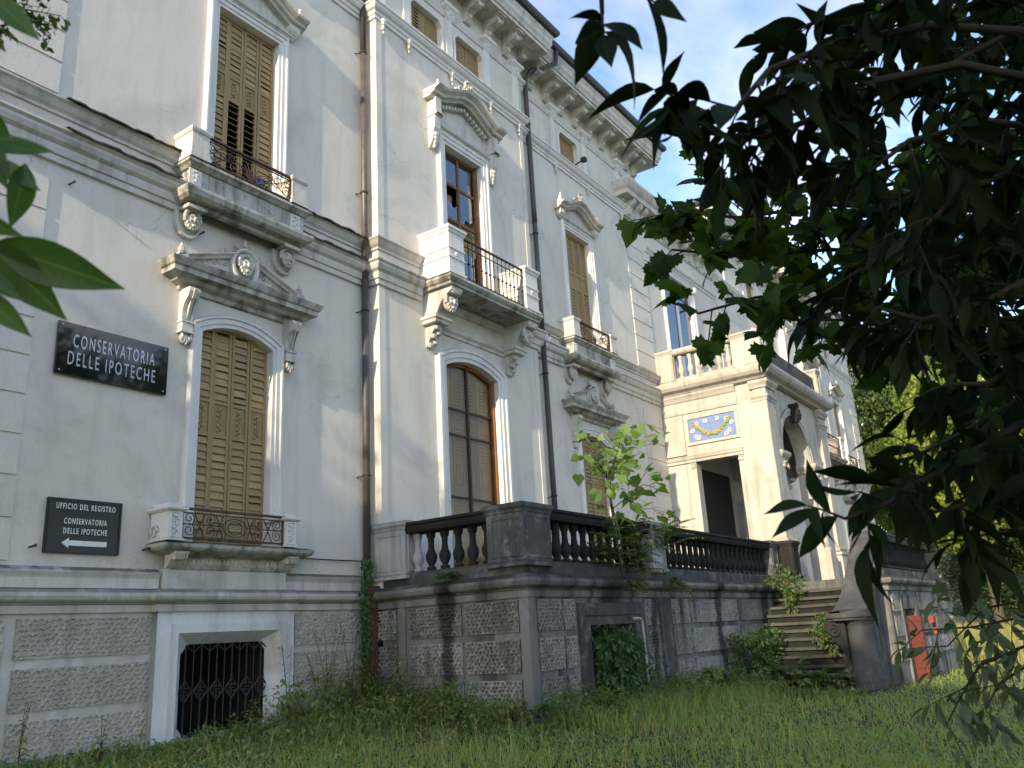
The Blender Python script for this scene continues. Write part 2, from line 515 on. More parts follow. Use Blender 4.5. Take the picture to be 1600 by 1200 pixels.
TWIGM = plain('twig_bark', (.030, .025, .018), .8, c2=(.018, .016, .011), spec=.2)
GREYTWIG = plain('grey_twig', (.10, .09, .075), .8, c2=(.06, .055, .045))
SOIL = stone('soil', (.035, .045, .018), (.06, .065, .028), 3, bump=.7, patch=(.09, .075, .045), patch_amt=.6)
GLASS = glass('window_glass')
GLASSDK = glass('dusty_glass', (.86, .83, .76), .08, .02, .06, .4)
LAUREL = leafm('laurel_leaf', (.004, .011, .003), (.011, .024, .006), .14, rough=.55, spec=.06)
MAPLE = leafm('maple_leaf', (.018, .046, .010), (.055, .105, .020), .5, spec=.15)
LEFTLF = leafm('left_leaf', (.035, .085, .014), (.05, .11, .02), .4, rough=.4)
def add_veins(m, c):
    t = m.node_tree; b = [n for n in t.nodes if n.type == 'BSDF_PRINCIPLED'][0]
    tc = t.nodes.new('ShaderNodeTexCoord'); sx = t.nodes.new('ShaderNodeSeparateXYZ'); t.links.new(tc.outputs['Generated'], sx.inputs[0])
    ax = math_n(t, 'ABSOLUTE', math_n(t, 'SUBTRACT', sx.outputs['X'], .5))
    mid = math_n(t, 'LESS_THAN', ax, .028)
    ph = math_n(t, 'FRACT', math_n(t, 'MULTIPLY', math_n(t, 'SUBTRACT', sx.outputs['Y'], math_n(t, 'MULTIPLY', ax, .45)), 11.0))
    side = math_n(t, 'MULTIPLY', math_n(t, 'LESS_THAN', ph, .09), .55)
    src = b.inputs['Base Color'].links[0].from_socket
    col = mixc(t, math_n(t, 'MULTIPLY', math_n(t, 'MAXIMUM', mid, side), .6), src, c)
    t.links.new(col, b.inputs['Base Color'])


add_veins(LEFTLF, (.14, .21, .08)); add_veins(LAUREL, (.018, .030, .010))
SAPLF = leafm('sapling_leaf', (.13, .23, .065), (.19, .29, .09), .42)
FERNLF = leafm('compound_leaf', (.09, .17, .045), (.15, .225, .07), .4, c3=(.16, .11, .05), amt3=.12)
BUSHLF = leafm('bush_leaf', (.045, .11, .035), (.08, .15, .05), .25)
IVY = leafm('ivy_leaf', (.05, .11, .03), (.10, .17, .05), .25)
SHRUBLF = leafm('shrub_leaf', (.05, .085, .04), (.10, .14, .075), .3, rough=.38)
WEED = leafm('weed_leaf', (.13, .21, .07), (.22, .29, .115), .45, c3=(.25, .19, .09), amt3=.10)
GRASSM = leafm('grass_blade', (.20, .31, .09), (.33, .41, .15), .5, c3=(.30, .25, .12), amt3=.16, dry=(.34, .33, .14))
CLOVER = leafm('ground_leaf', (.15, .27, .08), (.27, .37, .13), .4, c3=(.24, .19, .08), amt3=.08, dry=(.30, .34, .13))
DEADLF = leafm('dead_leaf', (.20, .12, .05), (.30, .21, .10), .2)
FARLF = leafm('far_tree_leaf', (.16, .21, .03), (.28, .32, .07), .4)
FARDK = leafm('far_tree_leaf_dark', (.05, .085, .022), (.09, .13, .03), .35)
TALLGR = leafm('tall_grass', (.27, .29, .08), (.40, .39, .14), .4, c3=(.38, .32, .17), amt3=.3)


# ---------------------------------------------------------------- shape helpers
def arch_pts(cx, a, zs, zc, n=12):
    h = zc - zs
    R = (a * a + h * h) / (2 * h)
    t0 = math.asin(min(1, a / R))
    return [(cx + R * math.sin(-t0 + 2 * t0 * i / n), zc - R + R * math.cos(-t0 + 2 * t0 * i / n)) for i in range(n + 1)]


def wall_mesh(m, x0, x1, z0, z1, yf, yb, holes):
    xs = sorted({x0, x1, *[h[0] for h in holes], *[h[1] for h in holes]})
    zs = sorted({z0, z1, *[h[2] for h in holes], *[h[3] for h in holes]})
    xs = [x for x in xs if x0 <= x <= x1]; zs = [z for z in zs if z0 <= z <= z1]
    def hole(x, z): return any(h[0] < x < h[1] and h[2] < z < h[3] for h in holes)
    for i in range(len(xs) - 1):
        for j in range(len(zs) - 1):
            a, b, c, d = xs[i], xs[i + 1], zs[j], zs[j + 1]
            if hole((a + b) / 2, (c + d) / 2): continue
            m.add([(a, yf, c), (b, yf, c), (b, yf, d), (a, yf, d)], [(0, 1, 2, 3)])
            m.add([(a, yb, c), (b, yb, c), (b, yb, d), (a, yb, d)], [(3, 2, 1, 0)])
    for a, b, c, d in holes:
        m.add([(a, yf, c), (a, yb, c), (a, yb, d), (a, yf, d)], [(0, 1, 2, 3)])
        m.add([(b, yf, c), (b, yf, d), (b, yb, d), (b, yb, c)], [(0, 1, 2, 3)])
        m.add([(a, yf, d), (a, yb, d), (b, yb, d), (b, yf, d)], [(0, 1, 2, 3)])
        m.add([(a, yf, c), (b, yf, c), (b, yb, c), (a, yb, c)], [(0, 1, 2, 3)])


def spandrel(m, cx, a, zs, zc, yf, yb, n=12):
    p = arch_pts(cx, a, zs, zc, n)
    for i in range(n):
        (xa, za), (xb, zb) = p[i], p[i + 1]
        t = zc + .0005
        m.add([(xa, yf, za), (xb, yf, zb), (xb, yf, t), (xa, yf, t)], [(0, 1, 2, 3)])
        m.add([(xa, yf, za), (xa, yb, za), (xb, yb, zb), (xb, yf, zb)], [(0, 1, 2, 3)])


ARCHI = [(-.006, -.30), (-.006, .045), (.05, .045), (.055, .065), (.12, .065), (.135, .09), (.165, .09), (.185, .06), (.185, -.01)]


def relief(m, cx, z0, z1, w, y, seed, n=10):
    """small carved plant ornament: stem with paired leaves and buds"""
    r = random.Random(seed)
    m.tube([(cx, y - .006, z0 + .01), (cx + .1 * w, y - .008, (z0 + z1) / 2), (cx, y - .006, z1 - .01)], .05 * w, 5)
    for i in range(n):
        z = z0 + (z1 - z0) * (i + .5) / n
        s = 1 if i % 2 else -1
        k = .16 + .14 * r.random()
        m.ball((cx + s * w * (.2 + .12 * r.random()), y - .006, z), (k * w, .012, .10 * (z1 - z0) * (.5 + .5 * r.random())), 6, 4)
    m.ball((cx, y - .01, z1 - .1 * (z1 - z0)), (.24 * w, .02, .09 * (z1 - z0)), 8, 4)


def mask_head(m, c, s):
    """carved face: head, brow, nose, cheeks, mouth, chin, curly hair and beard"""
    x, y, z = c
    m.ball((x, y, z), (.42 * s, .38 * s, .56 * s), 12, 8)
    m.ball((x, y - .40 * s, z - .02 * s), (.075 * s, .10 * s, .17 * s), 6, 5)
    for q in (-1, 1):
        m.ball((x + q * .17 * s, y - .33 * s, z + .14 * s), (.15 * s, .07 * s, .055 * s), 6, 4)
        m.ball((x + q * .20 * s, y - .31 * s, z - .10 * s), (.13 * s, .09 * s, .12 * s), 6, 4)
    m.ball((x, y - .35 * s, z - .24 * s), (.14 * s, .05 * s, .035 * s), 6, 4)
    m.ball((x, y - .31 * s, z - .40 * s), (.16 * s, .11 * s, .12 * s), 6, 4)
    r = random.Random(int(x * 100) + 3)
    for i in range(16):
        a = PI * (-.12 + 1.24 * i / 15)
        m.ball((x + .50 * s * math.cos(a), y - .16 * s + .06 * s * r.random(), z + .12 * s + .50 * s * math.sin(a)), (.15 * s, .17 * s, .14 * s), 6, 4)
    for i in range(7):
        a = PI * (1.15 + .7 * i / 6)
        m.ball((x + .40 * s * math.cos(a), y - .18 * s, z + .02 * s + .58 * s * math.sin(a)), (.10 * s, .12 * s, .15 * s), 6, 4)


def scroll(cx, cz, r, turns, a0, y, s=1):
    pts = []
    n = int(14 * turns)
    for i in range(n + 1):
        a = a0 + s * 2 * PI * turns * i / n
        q = r * (1 - .82 * i / n)
        pts.append((cx + q * math.cos(a), y, cz + q * math.sin(a)))
    return pts


def iron_panel(m, x0, x1, z0, z1, y, kind):
    w = x1 - x0; h = z1 - z0; xc = (x0 + x1) / 2; zc = (z0 + z1) / 2
    m.box(x0, x1, y - .022, y + .022, z1 - .03, z1)
    m.box(x0, x1, y - .012, y + .012, z0 + .02, z0 + .045)
    m.box(x0, x1, y - .008, y + .008, z1 - .075, z1 - .06)
    for xx in (x0 + .01, x1 - .01): m.box(xx - .01, xx + .01, y - .01, y + .01, z0, z1 - .03)
    zl, zh = z0 + .045, z1 - .075; hh = zh - zl
    rt = .0075
    if kind == 0:
        m.tube([(xc + .19 * math.cos(a), y, zc - .01 + .40 * hh * math.sin(a)) for a in [2 * PI * i / 20 for i in range(21)]], rt)
        m.tube([(xc + .11 * math.cos(a), y, zc - .01 + .46 * hh * math.sin(2 * a) * .0 + .30 * hh * math.sin(a)) for a in [2 * PI * i / 16 for i in range(17)]], rt * .8)
        m.tube([(x0, y, zc), (xc - .19, y, zc)], .008); m.tube([(xc + .19, y, zc), (x1, y, zc)], .008)
        for s in (-1, 1):
            xs = xc + s * .36 * w / 1.6 * 1.6
            m.tube([(xc + s * .19, y, zl), (xc + s * .30, y, zh)], rt); m.tube([(xc + s * .30, y, zl), (xc + s * .19, y, zh)], rt)
            m.tube([(xc + s * .47, y, zl), (xc + s * .62, y, zh)], rt); m.tube([(xc + s * .62, y, zl), (xc + s * .47, y, zh)], rt)
            for sz in (-1, 1):
                m.tube(scroll(xc + s * .39, zc + sz * .25 * hh, .085, 1.4, PI / 2 * sz, y, s * sz), rt * .9, 5)
                m.tube(scroll(xc + s * .70, zc + sz * .25 * hh, .085, 1.5, -PI / 2 * sz, y, -s * sz), rt * .9, 5)
                m.ball((xc + s * .39, y, zc + sz * .25 * hh), .018, 6, 4)
                m.ball((xc + s * .545, y, zc + sz * .12 * hh), .014, 6, 4)
                m.ball((xc + s * .27, y, zc + sz * .22 * hh), .014, 6, 4)
    else:
        for i in range(-4, 5):
            a = PI / 2 + i * .26
            L = hh * (.95 - .04 * abs(i))
            m.tube([(xc, y, zl), (xc + .5 * L * math.cos(a), y, zl + .62 * L * math.sin(a)), (xc + .95 * L * math.cos(a), y, zl + .95 * L * math.sin(a))], .010, 5, .005)
        for s in (-1, 1):
            for k, (dx, dz, r) in enumerate(((.30, .30, .10), (.50, .62, .12), (.68, .3, .10), (.36, .72, .07), (.70, .74, .08))):
                m.tube(scroll(xc + s * dx * w / 1.55, zl + dz * hh, r, 1.6, PI * (k % 2), y, s), rt, 5)
            m.tube([(xc + s * .1, y, zl), (xc + s * .3 * w, y, zl + .5 * hh), (x0 if s < 0 else x1, y, zh)], rt, 5)
            m.tube([(xc + s * .05, y, zl + .1), (xc + s * .22 * w, y, zl + .75 * hh), (xc + s * .42 * w, y, zl + .1 * hh)], rt, 5)


def shutter_set(par, cx, a, z0, ztop, yf, pan, zones, openz=None, detail=True, label=None):
    """four hinged louvred leaves; pan=(z0,z1) carved panel, zones = louvre ranges"""
    lw = 2 * a / 4
    lw_in = lw - .095
    slat_me = None
    if detail:
        sm = MB()
        sm.prism([(-.016, -.050), (-.009, -.056), (.014, .046), (.007, .052)], 'x', -lw_in / 2, lw_in / 2)
        slat_me = sm.mesh('slat', SLATM)
        so = MB(); so.prism([(-.03, -.010), (-.026, -.016), (.028, .010), (.024, .016)], 'x', -lw_in / 2, lw_in / 2)
        slat_op = so.mesh('slat', SLATM)
    for k in range(4):
        x0 = cx - a + k * lw + .004; x1 = cx - a + (k + 1) * lw - .004
        off = (0, .016, .010, .0)[k]
        m = MB()
        st = .044
        m.box(x0, x0 + st, yf + off, yf + off + .042, z0, ztop)
        m.box(x1 - st, x1, yf + off, yf + off + .042, z0, ztop)
        for zz, hgt in ((z0, .10), (pan[0] - .05, .05), (pan[1], .05), (ztop - .09, .09)):
            m.box(x0 + st, x1 - st, yf + off + .002, yf + off + .040, zz, zz + hgt)
        m.box(x0 + st, x1 - st, yf + off + .022, yf + off + .034, pan[0], pan[1])
        if not detail:
            for a0, a1 in zones:
                n = max(1, int((a1 - a0) / .085))
                for i in range(n):
                    zz = a0 + (a1 - a0) * (i + .5) / n
                    m.prism([(yf + off + .006, zz - .040), (yf + off + .012, zz - .045), (yf + off + .034, zz + .036), (yf + off + .028, zz + .042)], 'x', x0 + st, x1 - st)
        leaf = part('shutter_leaf', m, SHUT, par, label=label if k == 0 else None)
        if detail:
            pm = MB(); relief(pm, (x0 + x1) / 2, pan[0] + .03, pan[1] - .03, .10, yf + off + .022, k + int(cx))
            part('carved_panel', pm, SHUT, leaf, smooth=True)
            for zi, (a0, a1) in enumerate(zones):
                n = max(1, int(round((a1 - a0) / .108)))
                for i in range(n):
                    zz = a0 + (a1 - a0) * (i + .5) / n
                    op = openz and zi == openz[0] and k in openz[1]
                    q = rnd.random()
                    sl = part('slat', slat_op if op else slat_me, None, leaf, ((x0 + x1) / 2, yf + off + .02 - .004 * rnd.random(), zz + rnd.uniform(-.003, .003)))
                    sl.rotation_euler = (rnd.gauss(0, .05) if q < .85 else rnd.gauss(0, .16), rnd.gauss(0, .006), 0)


# baluster shared shape
BAL_PROF = [(.075, 0), (.075, .05), (.045, .06), (.05, .09), (.075, .13), (.092, .19), (.088, .24), (.055, .31), (.046, .40), (.052, .47), (.048, .485), (.066, .50), (.066, .515), (.07, .53), (.075, .54), (.075, .60)]


def pier(m, x0, x1, y0, y1, z0, z1, cap=.05, base=.03, panel=True):
    m.box(x0, x1, y0, y1, z0, z1)
    loop = [(x0, y0), (x1, y0), (x1, y1), (x0, y1)]
    m.sweep(loop, [(.0, z0 + .002), (base, z0 + .004), (base, z0 + .05), (.0, z0 + .085)], True)
    m.sweep(loop, [(.0, z1 - .14), (.012, z1 - .13), (.02, z1 - .10), (cap * .7, z1 - .075), (cap, z1 - .06), (cap, z1 - .004), (0, z1 + .012)], True)
    m.add([(x0 - .001, y0 - .001, z1 + .012), (x1 + .001, y0 - .001, z1 + .012), (x1 + .001, y1 + .001, z1 + .012), (x0 - .001, y1 + .001, z1 + .012)], [(0, 1, 2, 3)])
    if panel:
        pz0, pz1 = z0 + .14, z1 - .20
        for (a, b, c, d) in ((x0 + .09, x1 - .09, y0 - .012, y0),):
            if b - a > .05:
                m.sweep_xz([(a, pz0), (a, pz1), (b, pz1), (b, pz0)], [(0, 0), (0, .012), (.025, .012), (.03, 0)], y0, True)


# ---------------------------------------------------------------- THE HOUSE
MX = 24.7
HY = 14.9          # top of wall under the eaves


def window_lower(par, cx, detail):
    a = .63
    s = MB()
    path = [(cx - a, 2.42)] + [(x, z) for x, z in arch_pts(cx, a, 5.43, 5.60, 12)] + [(cx + a, 2.42)]
    s.sweep_xz(path, ARCHI, 0)
    sur = part('window_surround', s, WHITE, par)
    shutter_set(par, cx, a, 2.42, 5.64, .10, (4.02, 4.46), ((2.56, 3.96), (4.52, 5.52)), None, detail)
    # hood: cornice, pediment, medallion, consoles
    h = MB()
    prof = [(0, 5.93), (.05, 5.94), (.07, 6.00), (.16, 6.03), (.20, 6.08), (.30, 6.10), (.30, 6.17), (.33, 6.19), (.36, 6.25), (.37, 6.28), (0, 6.315)]
    h.sweep([(cx - .98, .0), (cx - .98, -.002), (cx + .98, -.002), (cx + .98, 0)], prof)
    hood = part('hood_cornice', h, GRIMY, par)
    p = MB()
    p.prism([(cx - 1.08, 6.30), (cx + 1.08, 6.30), (cx + 1.08, 6.38), (cx + .2, 6.70), (cx - .2, 6.70), (cx - 1.08, 6.38)], 'y', -.05, 0)
    for sg in (-1, 1):
        pth = [(cx + sg * 1.14, 6.39), (cx + sg * .16, 6.745)]
        if sg > 0: pth = pth[::-1]
        p.sweep_xz(pth, [(-.05, 0), (-.05, .10), (-.02, .12), (.01, .16), (.025, .16), (.03, 0)], 0)
    ped = part('pediment', p, TRIM, hood)
    if detail:
        md = MB()
        md.sweep_xz([(cx + .23 * math.cos(t), 6.60 + .27 * math.sin(t)) for t in [-2 * PI * i / 24 for i in range(24)]], [(-.055, .05), (-.05, .12), (-.02, .15), (.01, .15), (.02, .12), (.02, 0)], 0, True)
        md.prism([(cx + .2 * math.cos(t), 6.60 + .24 * math.sin(t)) for t in [2 * PI * i / 20 for i in range(20)]], 'y', -.07, 0)
        mask_head(md, (cx, -.10, 6.61), .25)
        md.tube(scroll(cx - .09, 6.93, .055, 1.2, PI, -.08, 1), .016, 5); md.tube(scroll(cx + .09, 6.93, .055, 1.2, 0, -.08, -1), .016, 5)
        md.ball((cx, -.08, 6.98), (.035, .04, .07), 8, 5)
        part('medallion', md, TRIM, hood, smooth=False)
        for sg in (-1, 1):
            rl = MB()
            for i in range(7):
                t = i / 6
                rl.tube(scroll(cx + sg * (.32 + .55 * t), 6.43 + .16 * (1 - t), .05 * (1.15 - .6 * t), 1.3, PI * i, -.055, sg), .014 * (1.1 - .5 * t), 5)
            part('leaf_scroll', rl, TRIM, hood, smooth=True)
            fn = MB()
            fn.box(cx + sg * 1.06 - .07, cx + sg * 1.06 + .07, -.16, -.02, 6.40, 6.45)
            fn.lathe([(.06, 0), (.03, .02), (.05, .05), (.055, .08), (.03, .12), (.012, .17), (.0, .19)], cx + sg * 1.06, -.09, 6.45, 8)
            fn.ball((cx + sg * .99, -.09, 6.48), (.05, .04, .035), 6, 4)
            part('finial', fn, TRIM, hood)
            side = MB()
            side.tube(scroll(cx + sg * .34, 6.74, .06, 1.2, PI / 2, -.07, sg), .016, 5)
            side.ball((cx + sg * .30, -.07, 6.80), (.03, .03, .06), 6, 4)
            part('side_volute', side, TRIM, hood)
    for sg in (-1, 1):
        c = MB()
        xa, xb = cx + sg * .91 - .085, cx + sg * .91 + .085
        c.prism([(0, 5.94), (-.24, 5.94), (-.25, 5.88), (-.21, 5.80), (-.13, 5.72), (-.095, 5.62), (-.09, 5.50), (-.07, 5.47), (0, 5.47)], 'x', xa, xb)
        c.prism([(-.10, 5.46), (-.26, 5.93), (-.275, 5.90), (-.23, 5.79), (-.15, 5.71), (-.115, 5.62), (-.112, 5.47)], 'x', xa + .06, xb - .06)
        c.box(xa - .015, xb + .015, -.125, 0, 5.455, 5.48); c.box(xa, xb, -.11, 0, 5.33, 5.455)
        c.box(xa - .015, xb + .015, -.125, 0, 5.305, 5.33)
        c.ball(((xa + xb) / 2, -.04, 5.24), (.08, .06, .09), 8, 5)
        for i in range(5): c.ball((xa + .02 + .033 * i, -.085, 5.25 - .03 * (2 - abs(i - 2))), (.018, .03, .06), 5, 4)
        part('console', c, TRIM, hood)
    # balcony: slab on corbels, two carved piers, iron railing
    b = MB()
    b.sweep([(cx - .96, 0), (cx - .96, -.10), (cx + .86, -.10), (cx + .86, 0)],
            [(0, 2.10), (.02, 2.12), (.03, 2.26), (.16, 2.29), (.22, 2.31), (.27, 2.33), (.30, 2.36), (.31, 2.40), (.27, 2.42), (-.1, 2.43)])
    b.add([(cx - 1.2, -.36, 2.428), (cx + 1.1, -.36, 2.428), (cx + 1.1, .2, 2.428), (cx - 1.2, .2, 2.428)], [(0, 1, 2, 3)])
    bal = part('balcony', b, GRIMY, par)
    sc = MB()
    for i in range(12):
        x = cx - .78 + 1.46 * i / 11
        sc.tube([(x + .062 * math.cos(t), -.128, 2.235 + .085 * math.sin(t)) for t in [PI + PI * j / 8 for j in range(9)]], .011, 5)
        sc.ball((x, -.125, 2.20), (.035, .012, .05), 8, 4)
    part('scalloped_frieze', sc, TRIM, bal)
    for sg in (-1, 1):
        k = MB()
        x = cx - .05 + sg * .90
        k.prism([(-.1, 2.33), (-.33, 2.33), (-.32, 2.28), (-.24, 2.22), (-.16, 2.14), (-.1, 2.11)], 'x', x - .10, x + .10)
        for i in range(5): k.ball((x - .08 + .04 * i, -.27, 2.255), (.02, .05, .055), 6, 4)
        part('corbel', k, TRIM, bal)
        pr = MB()
        x0 = (cx - 1.22) if sg < 0 else (cx + .62)
        pr.box(x0, x0 + .20, -.40, -.02, 2.43, 2.80)
        lp = [(x0, -.40), (x0 + .20, -.40), (x0 + .20, -.02), (x0, -.02)]
        pr.sweep(lp, [(0, 2.79), (.03, 2.80), (.05, 2.82), (.05, 2.845), (0, 2.85)], True)
        pr.box(x0 + .01, x0 + .19, -.39, -.03, 2.849, 2.90)
        pr.sweep(lp, [(0, 2.432), (.02, 2.433), (.02, 2.455), (0, 2.47)], True)
        pr.sweep_xz([(x0 + .04, 2.49), (x0 + .04, 2.77), (x0 + .16, 2.77), (x0 + .16, 2.49)], [(0, 0), (0, .012), (.02, .012), (.02, 0)], -.40, True)
        pie = part('carved_pier', pr, WHITE, bal)
        if detail:
            rl = MB(); relief(rl, x0 + .10, 2.50, 2.76, .085, -.40, 5 + sg, 7)
            part('carved_flower', rl, WHITE, bal, smooth=True)
            if sg < 0:
                sv = MB(); sv.tube([(x0 - .02, p[0] * 0 - .12 - (p[0] - 1.0), p[2]) for p in scroll(1.0, 2.55, .09, 1.3, 0, 0)], .018, 5)
                part('side_volute', sv, TRIM, bal)
    r = MB(); iron_panel(r, cx - 1.01, cx + .61, 2.44, 2.86, -.36, 0)
    part('iron_railing', r, IRON, bal)


def window_upper(par, cx, detail):
    a = .60
    s = MB()
    s.sweep_xz([(cx - a, 7.76), (cx - a, 10.98), (cx + a, 10.98), (cx + a, 7.76)], ARCHI, 0)
    part('window_surround', s, WHITE, par)
    shutter_set(par, cx, a, 7.77, 11.0, .10, (9.53, 9.90), ((7.92, 9.47), (9.96, 10.9)), (0, (1, 2)), detail)
    h = MB()
    h.sweep([(cx - .80, 0), (cx - .80, -.002), (cx + .80, -.002), (cx + .80, 0)], [(0, 11.17), (.06, 11.175), (.08, 11.20), (.11, 11.22), (.12, 11.255), (0, 11.26)])
    h.prism([(cx - .8, 11.25), (cx + .8, 11.25), (cx + .8, 11.42), (cx, 11.78), (cx - .8, 11.42)], 'y', -.03, 0)
    h.sweep_xz([(cx - 1.02, 11.42), (cx - .74, 11.42), (cx - .12, 11.72), (cx + .12, 11.72), (cx + .74, 11.42), (cx + 1.02, 11.42)],
               [(-.03, 0), (-.03, .14), (.0, .16), (.02, .22), (.06, .24), (.09, .32), (.12, .34), (.135, .0)], 0)
    hood = part('pediment', h, TRIM, par)
    for sg in (-1, 1):
        c = MB()
        c.prism([(0, 11.41), (-.17, 11.41), (-.16, 11.3), (-.13, 11.25), (0, 11.25)], 'x', cx + sg * .83 - .11, cx + sg * .83 + .11)
        c.ball((cx + sg * .83, -.15, 11.33), (.05, .03, .05), 6, 4)
        part('console', c, TRIM, hood)
        f = MB(); f.box(cx + sg * .93 - .07, cx + sg * .93 + .07, -.24, -.1, 11.55, 11.62); f.box(cx + sg * .93 - .05, cx + sg * .93 + .05, -.22, -.12, 11.62, 11.74)
        f.ball((cx + sg * .93, -.17, 11.78), (.05, .05, .05), 6, 4)
        part('finial', f, TRIM, hood)
    cr = MB(); mask_head(cr, (cx, -.2, 12.02), .20)
    for sg in (-1, 1):
        cr.tube(scroll(cx + sg * .17, 11.95, .08, 1.3, 0, -.18, sg), .02, 5); cr.ball((cx + sg * .26, -.18, 11.9), (.06, .04, .04), 6, 4)
    part('crest', cr, TRIM, hood)
    # balcony breaking out of the string course
    b = MB()
    pth = [(cx - 1.0, 0), (cx - 1.0, -.20), (cx + .80, -.20), (cx + .80, 0)]
    b.sweep(pth, [(0, 7.13), (.05, 7.15), (.07, 7.20), (.17, 7.22), (.22, 7.26), (.25, 7.33), (.25, 7.37), (.14, 7.42), (.13, 7.43), (.13, 7.69), (.16, 7.70), (.20, 7.74), (.23, 7.76), (.23, 7.80), (-.1, 7.82)])
    b.add([(cx - 1.1, -.42, 7.815), (cx + .9, -.42, 7.815), (cx + .9, .2, 7.815), (cx - 1.1, .2, 7.815)], [(0, 1, 2, 3)])
    bal = part('balcony', b, GRIMY, par)
    for sg in (-1, 1):
        x0 = cx - 1.20 if sg < 0 else cx + .62
        w = .28 if sg < 0 else .28
        pr = MB(); pr.box(x0, x0 + w, -.42, 0, 7.82, 8.26)
        lp = [(x0, -.42), (x0 + w, -.42), (x0 + w, 0), (x0, 0)]
        pr.sweep(lp, [(0, 7.822), (.025, 7.824), (.025, 7.88), (.01, 7.90), (.01, 7.97), (0, 7.98)], True)
        pr.sweep(lp, [(0, 8.22), (.02, 8.24), (.03, 8.27), (.03, 8.30), (0, 8.31)], True)
        pr.box(x0 + .02, x0 + w - .02, -.40, -.02, 8.30, 8.33)
        part('pier', pr, TRIM, bal)
        tb = MB(); x = x0 + .03
        tb.box(x, x + .2, -.345, -.33, 7.44, 7.68)
        relief(tb, x + .1, 7.46, 7.66, .1, -.345, 3, 5)
        part('tablet', tb, WHITE, bal)
        mk = MB(); xm = cx - .10 + sg * .86
        mk.prism([(xm + .19 * math.cos(t), 7.0 + .24 * math.sin(t)) for t in [PI + PI * j / 12 for j in range(13)]] + [(xm + .19, 7.12), (xm - .19, 7.12)], 'y', -.05, 0)
        mk.sweep_xz([(xm + .19, 7.12)] + [(xm + .19 * math.cos(t), 7.0 + .24 * math.sin(t)) for t in [-PI * j / 12 for j in range(13)]] + [(xm - .19, 7.12)], [(-.03, .05), (-.02, .075), (.02, .075), (.03, 0)], 0)
        mk.box(xm - .15, xm + .15, -.28, -.04, 7.12, 7.17)
        mask_head(mk, (xm, -.13, 6.98), .24)
        part('mask', mk, TRIM, bal)
    r = MB(); iron_panel(r, cx - .92, cx + .62, 7.83, 8.28, -.38, 1)
    part('iron_railing', r, IRON, bal)


def attic_window(par, cx, a, y, z0=13.03, z1=13.92, cap=True, gap=False):
    s = MB()
    s.sweep_xz([(cx - a, z0), (cx - a, z1 - .12), (cx - a + .10, z1), (cx + a - .10, z1), (cx + a, z1 - .12), (cx + a, z0)], [(-.006, -.2), (-.006, .02), (.03, .03), (.06, .02), (.06, -.01)], y)
    part('window_surround', s, WHITE, par)
    m = MB()
    hw = a
    if gap:
        m.box(cx - a, cx - a * .45, y + .13, y + .17, z0, z1)
        m.box(cx - a * .25, cx + a, y + .12, y + .16, z0, z1)
    else:
        m.box(cx - a, cx - .015, y + .12, y + .16, z0, z1); m.box(cx + .015, cx + a, y + .12, y + .16, z0, z1)
    for x0, x1 in ((cx - a + .05, cx - .07), (cx + .07, cx + a - .05)):
        for i in range(9):
            zz = z0 + .1 + .085 * i
            m.box(x0, x1, y + .108, y + .121, zz, zz + .03)
    part('shutter_leaf', m, SHUT, par)


def attic_pilaster(par, x, y, w=.20):
    m = MB()
    m.box(x - w / 2, x + w / 2, y - .035, y, 13.06, 14.16)
    m.sweep([(x - w / 2, y), (x - w / 2, y - .036), (x + w / 2, y - .036), (x + w / 2, y)], [(0, 14.10), (.02, 14.14), (.05, 14.2), (.05, 14.26), (.10, 14.33), (.13, 14.36), (.13, 14.43), (0, 14.45)])
    m.ball((x, y - .08, 14.27), (.07, .05, .06), 6, 4)
    part('attic_pilaster', m, WHITE, par)
    d = MB()
    d.ball((x, y - .06, 12.70), (.07, .06, .10), 6, 4); d.ball((x, y - .05, 12.58), (.045, .045, .07), 6, 4); d.ball((x + .02, y - .04, 12.49), (.025, .03, .05), 6, 4)
    part('leaf_drop', d, TRIM, par)


def bracket_mesh():
    m = MB()
    w = .11
    m.prism([(0, 14.44), (-.06, 14.44), (-.12, 14.50), (-.10, 14.58), (-.13, 14.66), (-.24, 14.72), (-.36, 14.74), (-.44, 14.78), (-.44, 14.86), (-.50, 14.88), (-.50, 14.94), (0, 14.94)], 'x', -w, w)
    m.box(-w - .03, w + .03, -.54, -.0, 14.90, 14.948)
    m.ball((0, -.41, 14.77), (.06, .05, .05), 8, 4); m.ball((0, -.13, 14.60), (.05, .05, .07), 8, 4)
    for s in (-1, 1):
        m.tube([(s * (w + .004), y, z) for y, z in [(-.42 + .05 * math.cos(t), 14.82 + .05 * math.sin(t)) for t in [2 * PI * i / 8 for i in range(9)]]], .012, 5)
    return m.mesh('bracket', TRIM)


STR_LO = [(0, 7.10), (.05, 7.11), (.05, 7.20), (.075, 7.21), (.085, 7.28), (.085, 7.33), (.14, 7.37), (.17, 7.43), (.17, 7.47), (.21, 7.50), (.21, 7.53), (0, 7.57)]
STR_HI = [(0, 7.78), (.03, 7.79), (.03, 7.83), (.07, 7.87), (.11, 7.94), (.14, 7.97), (.14, 7.99), (0, 8.03)]
ATT = [(0, 12.70), (.035, 12.71), (.035, 12.78), (.06, 12.80), (.07, 12.86), (.11, 12.89), (.14, 12.94), (.14, 12.97), (.17, 13.0), (.17, 13.03), (0, 13.06)]
FRZ = [(0, 14.13), (.03, 14.14), (.05, 14.19), (.07, 14.22), (.07, 14.24), (0, 14.26)]
PLM = [(0, 1.58), (.05, 1.585), (.05, 1.67), (.03, 1.685), (.03, 1.70), (.09, 1.705), (.125, 1.73), (.14, 1.77), (.125, 1.81), (.09, 1.84), (.05, 1.85), (.05, 1.98), (.06, 2.0), (.075, 2.04), (.06, 2.065), (0, 2.10)]
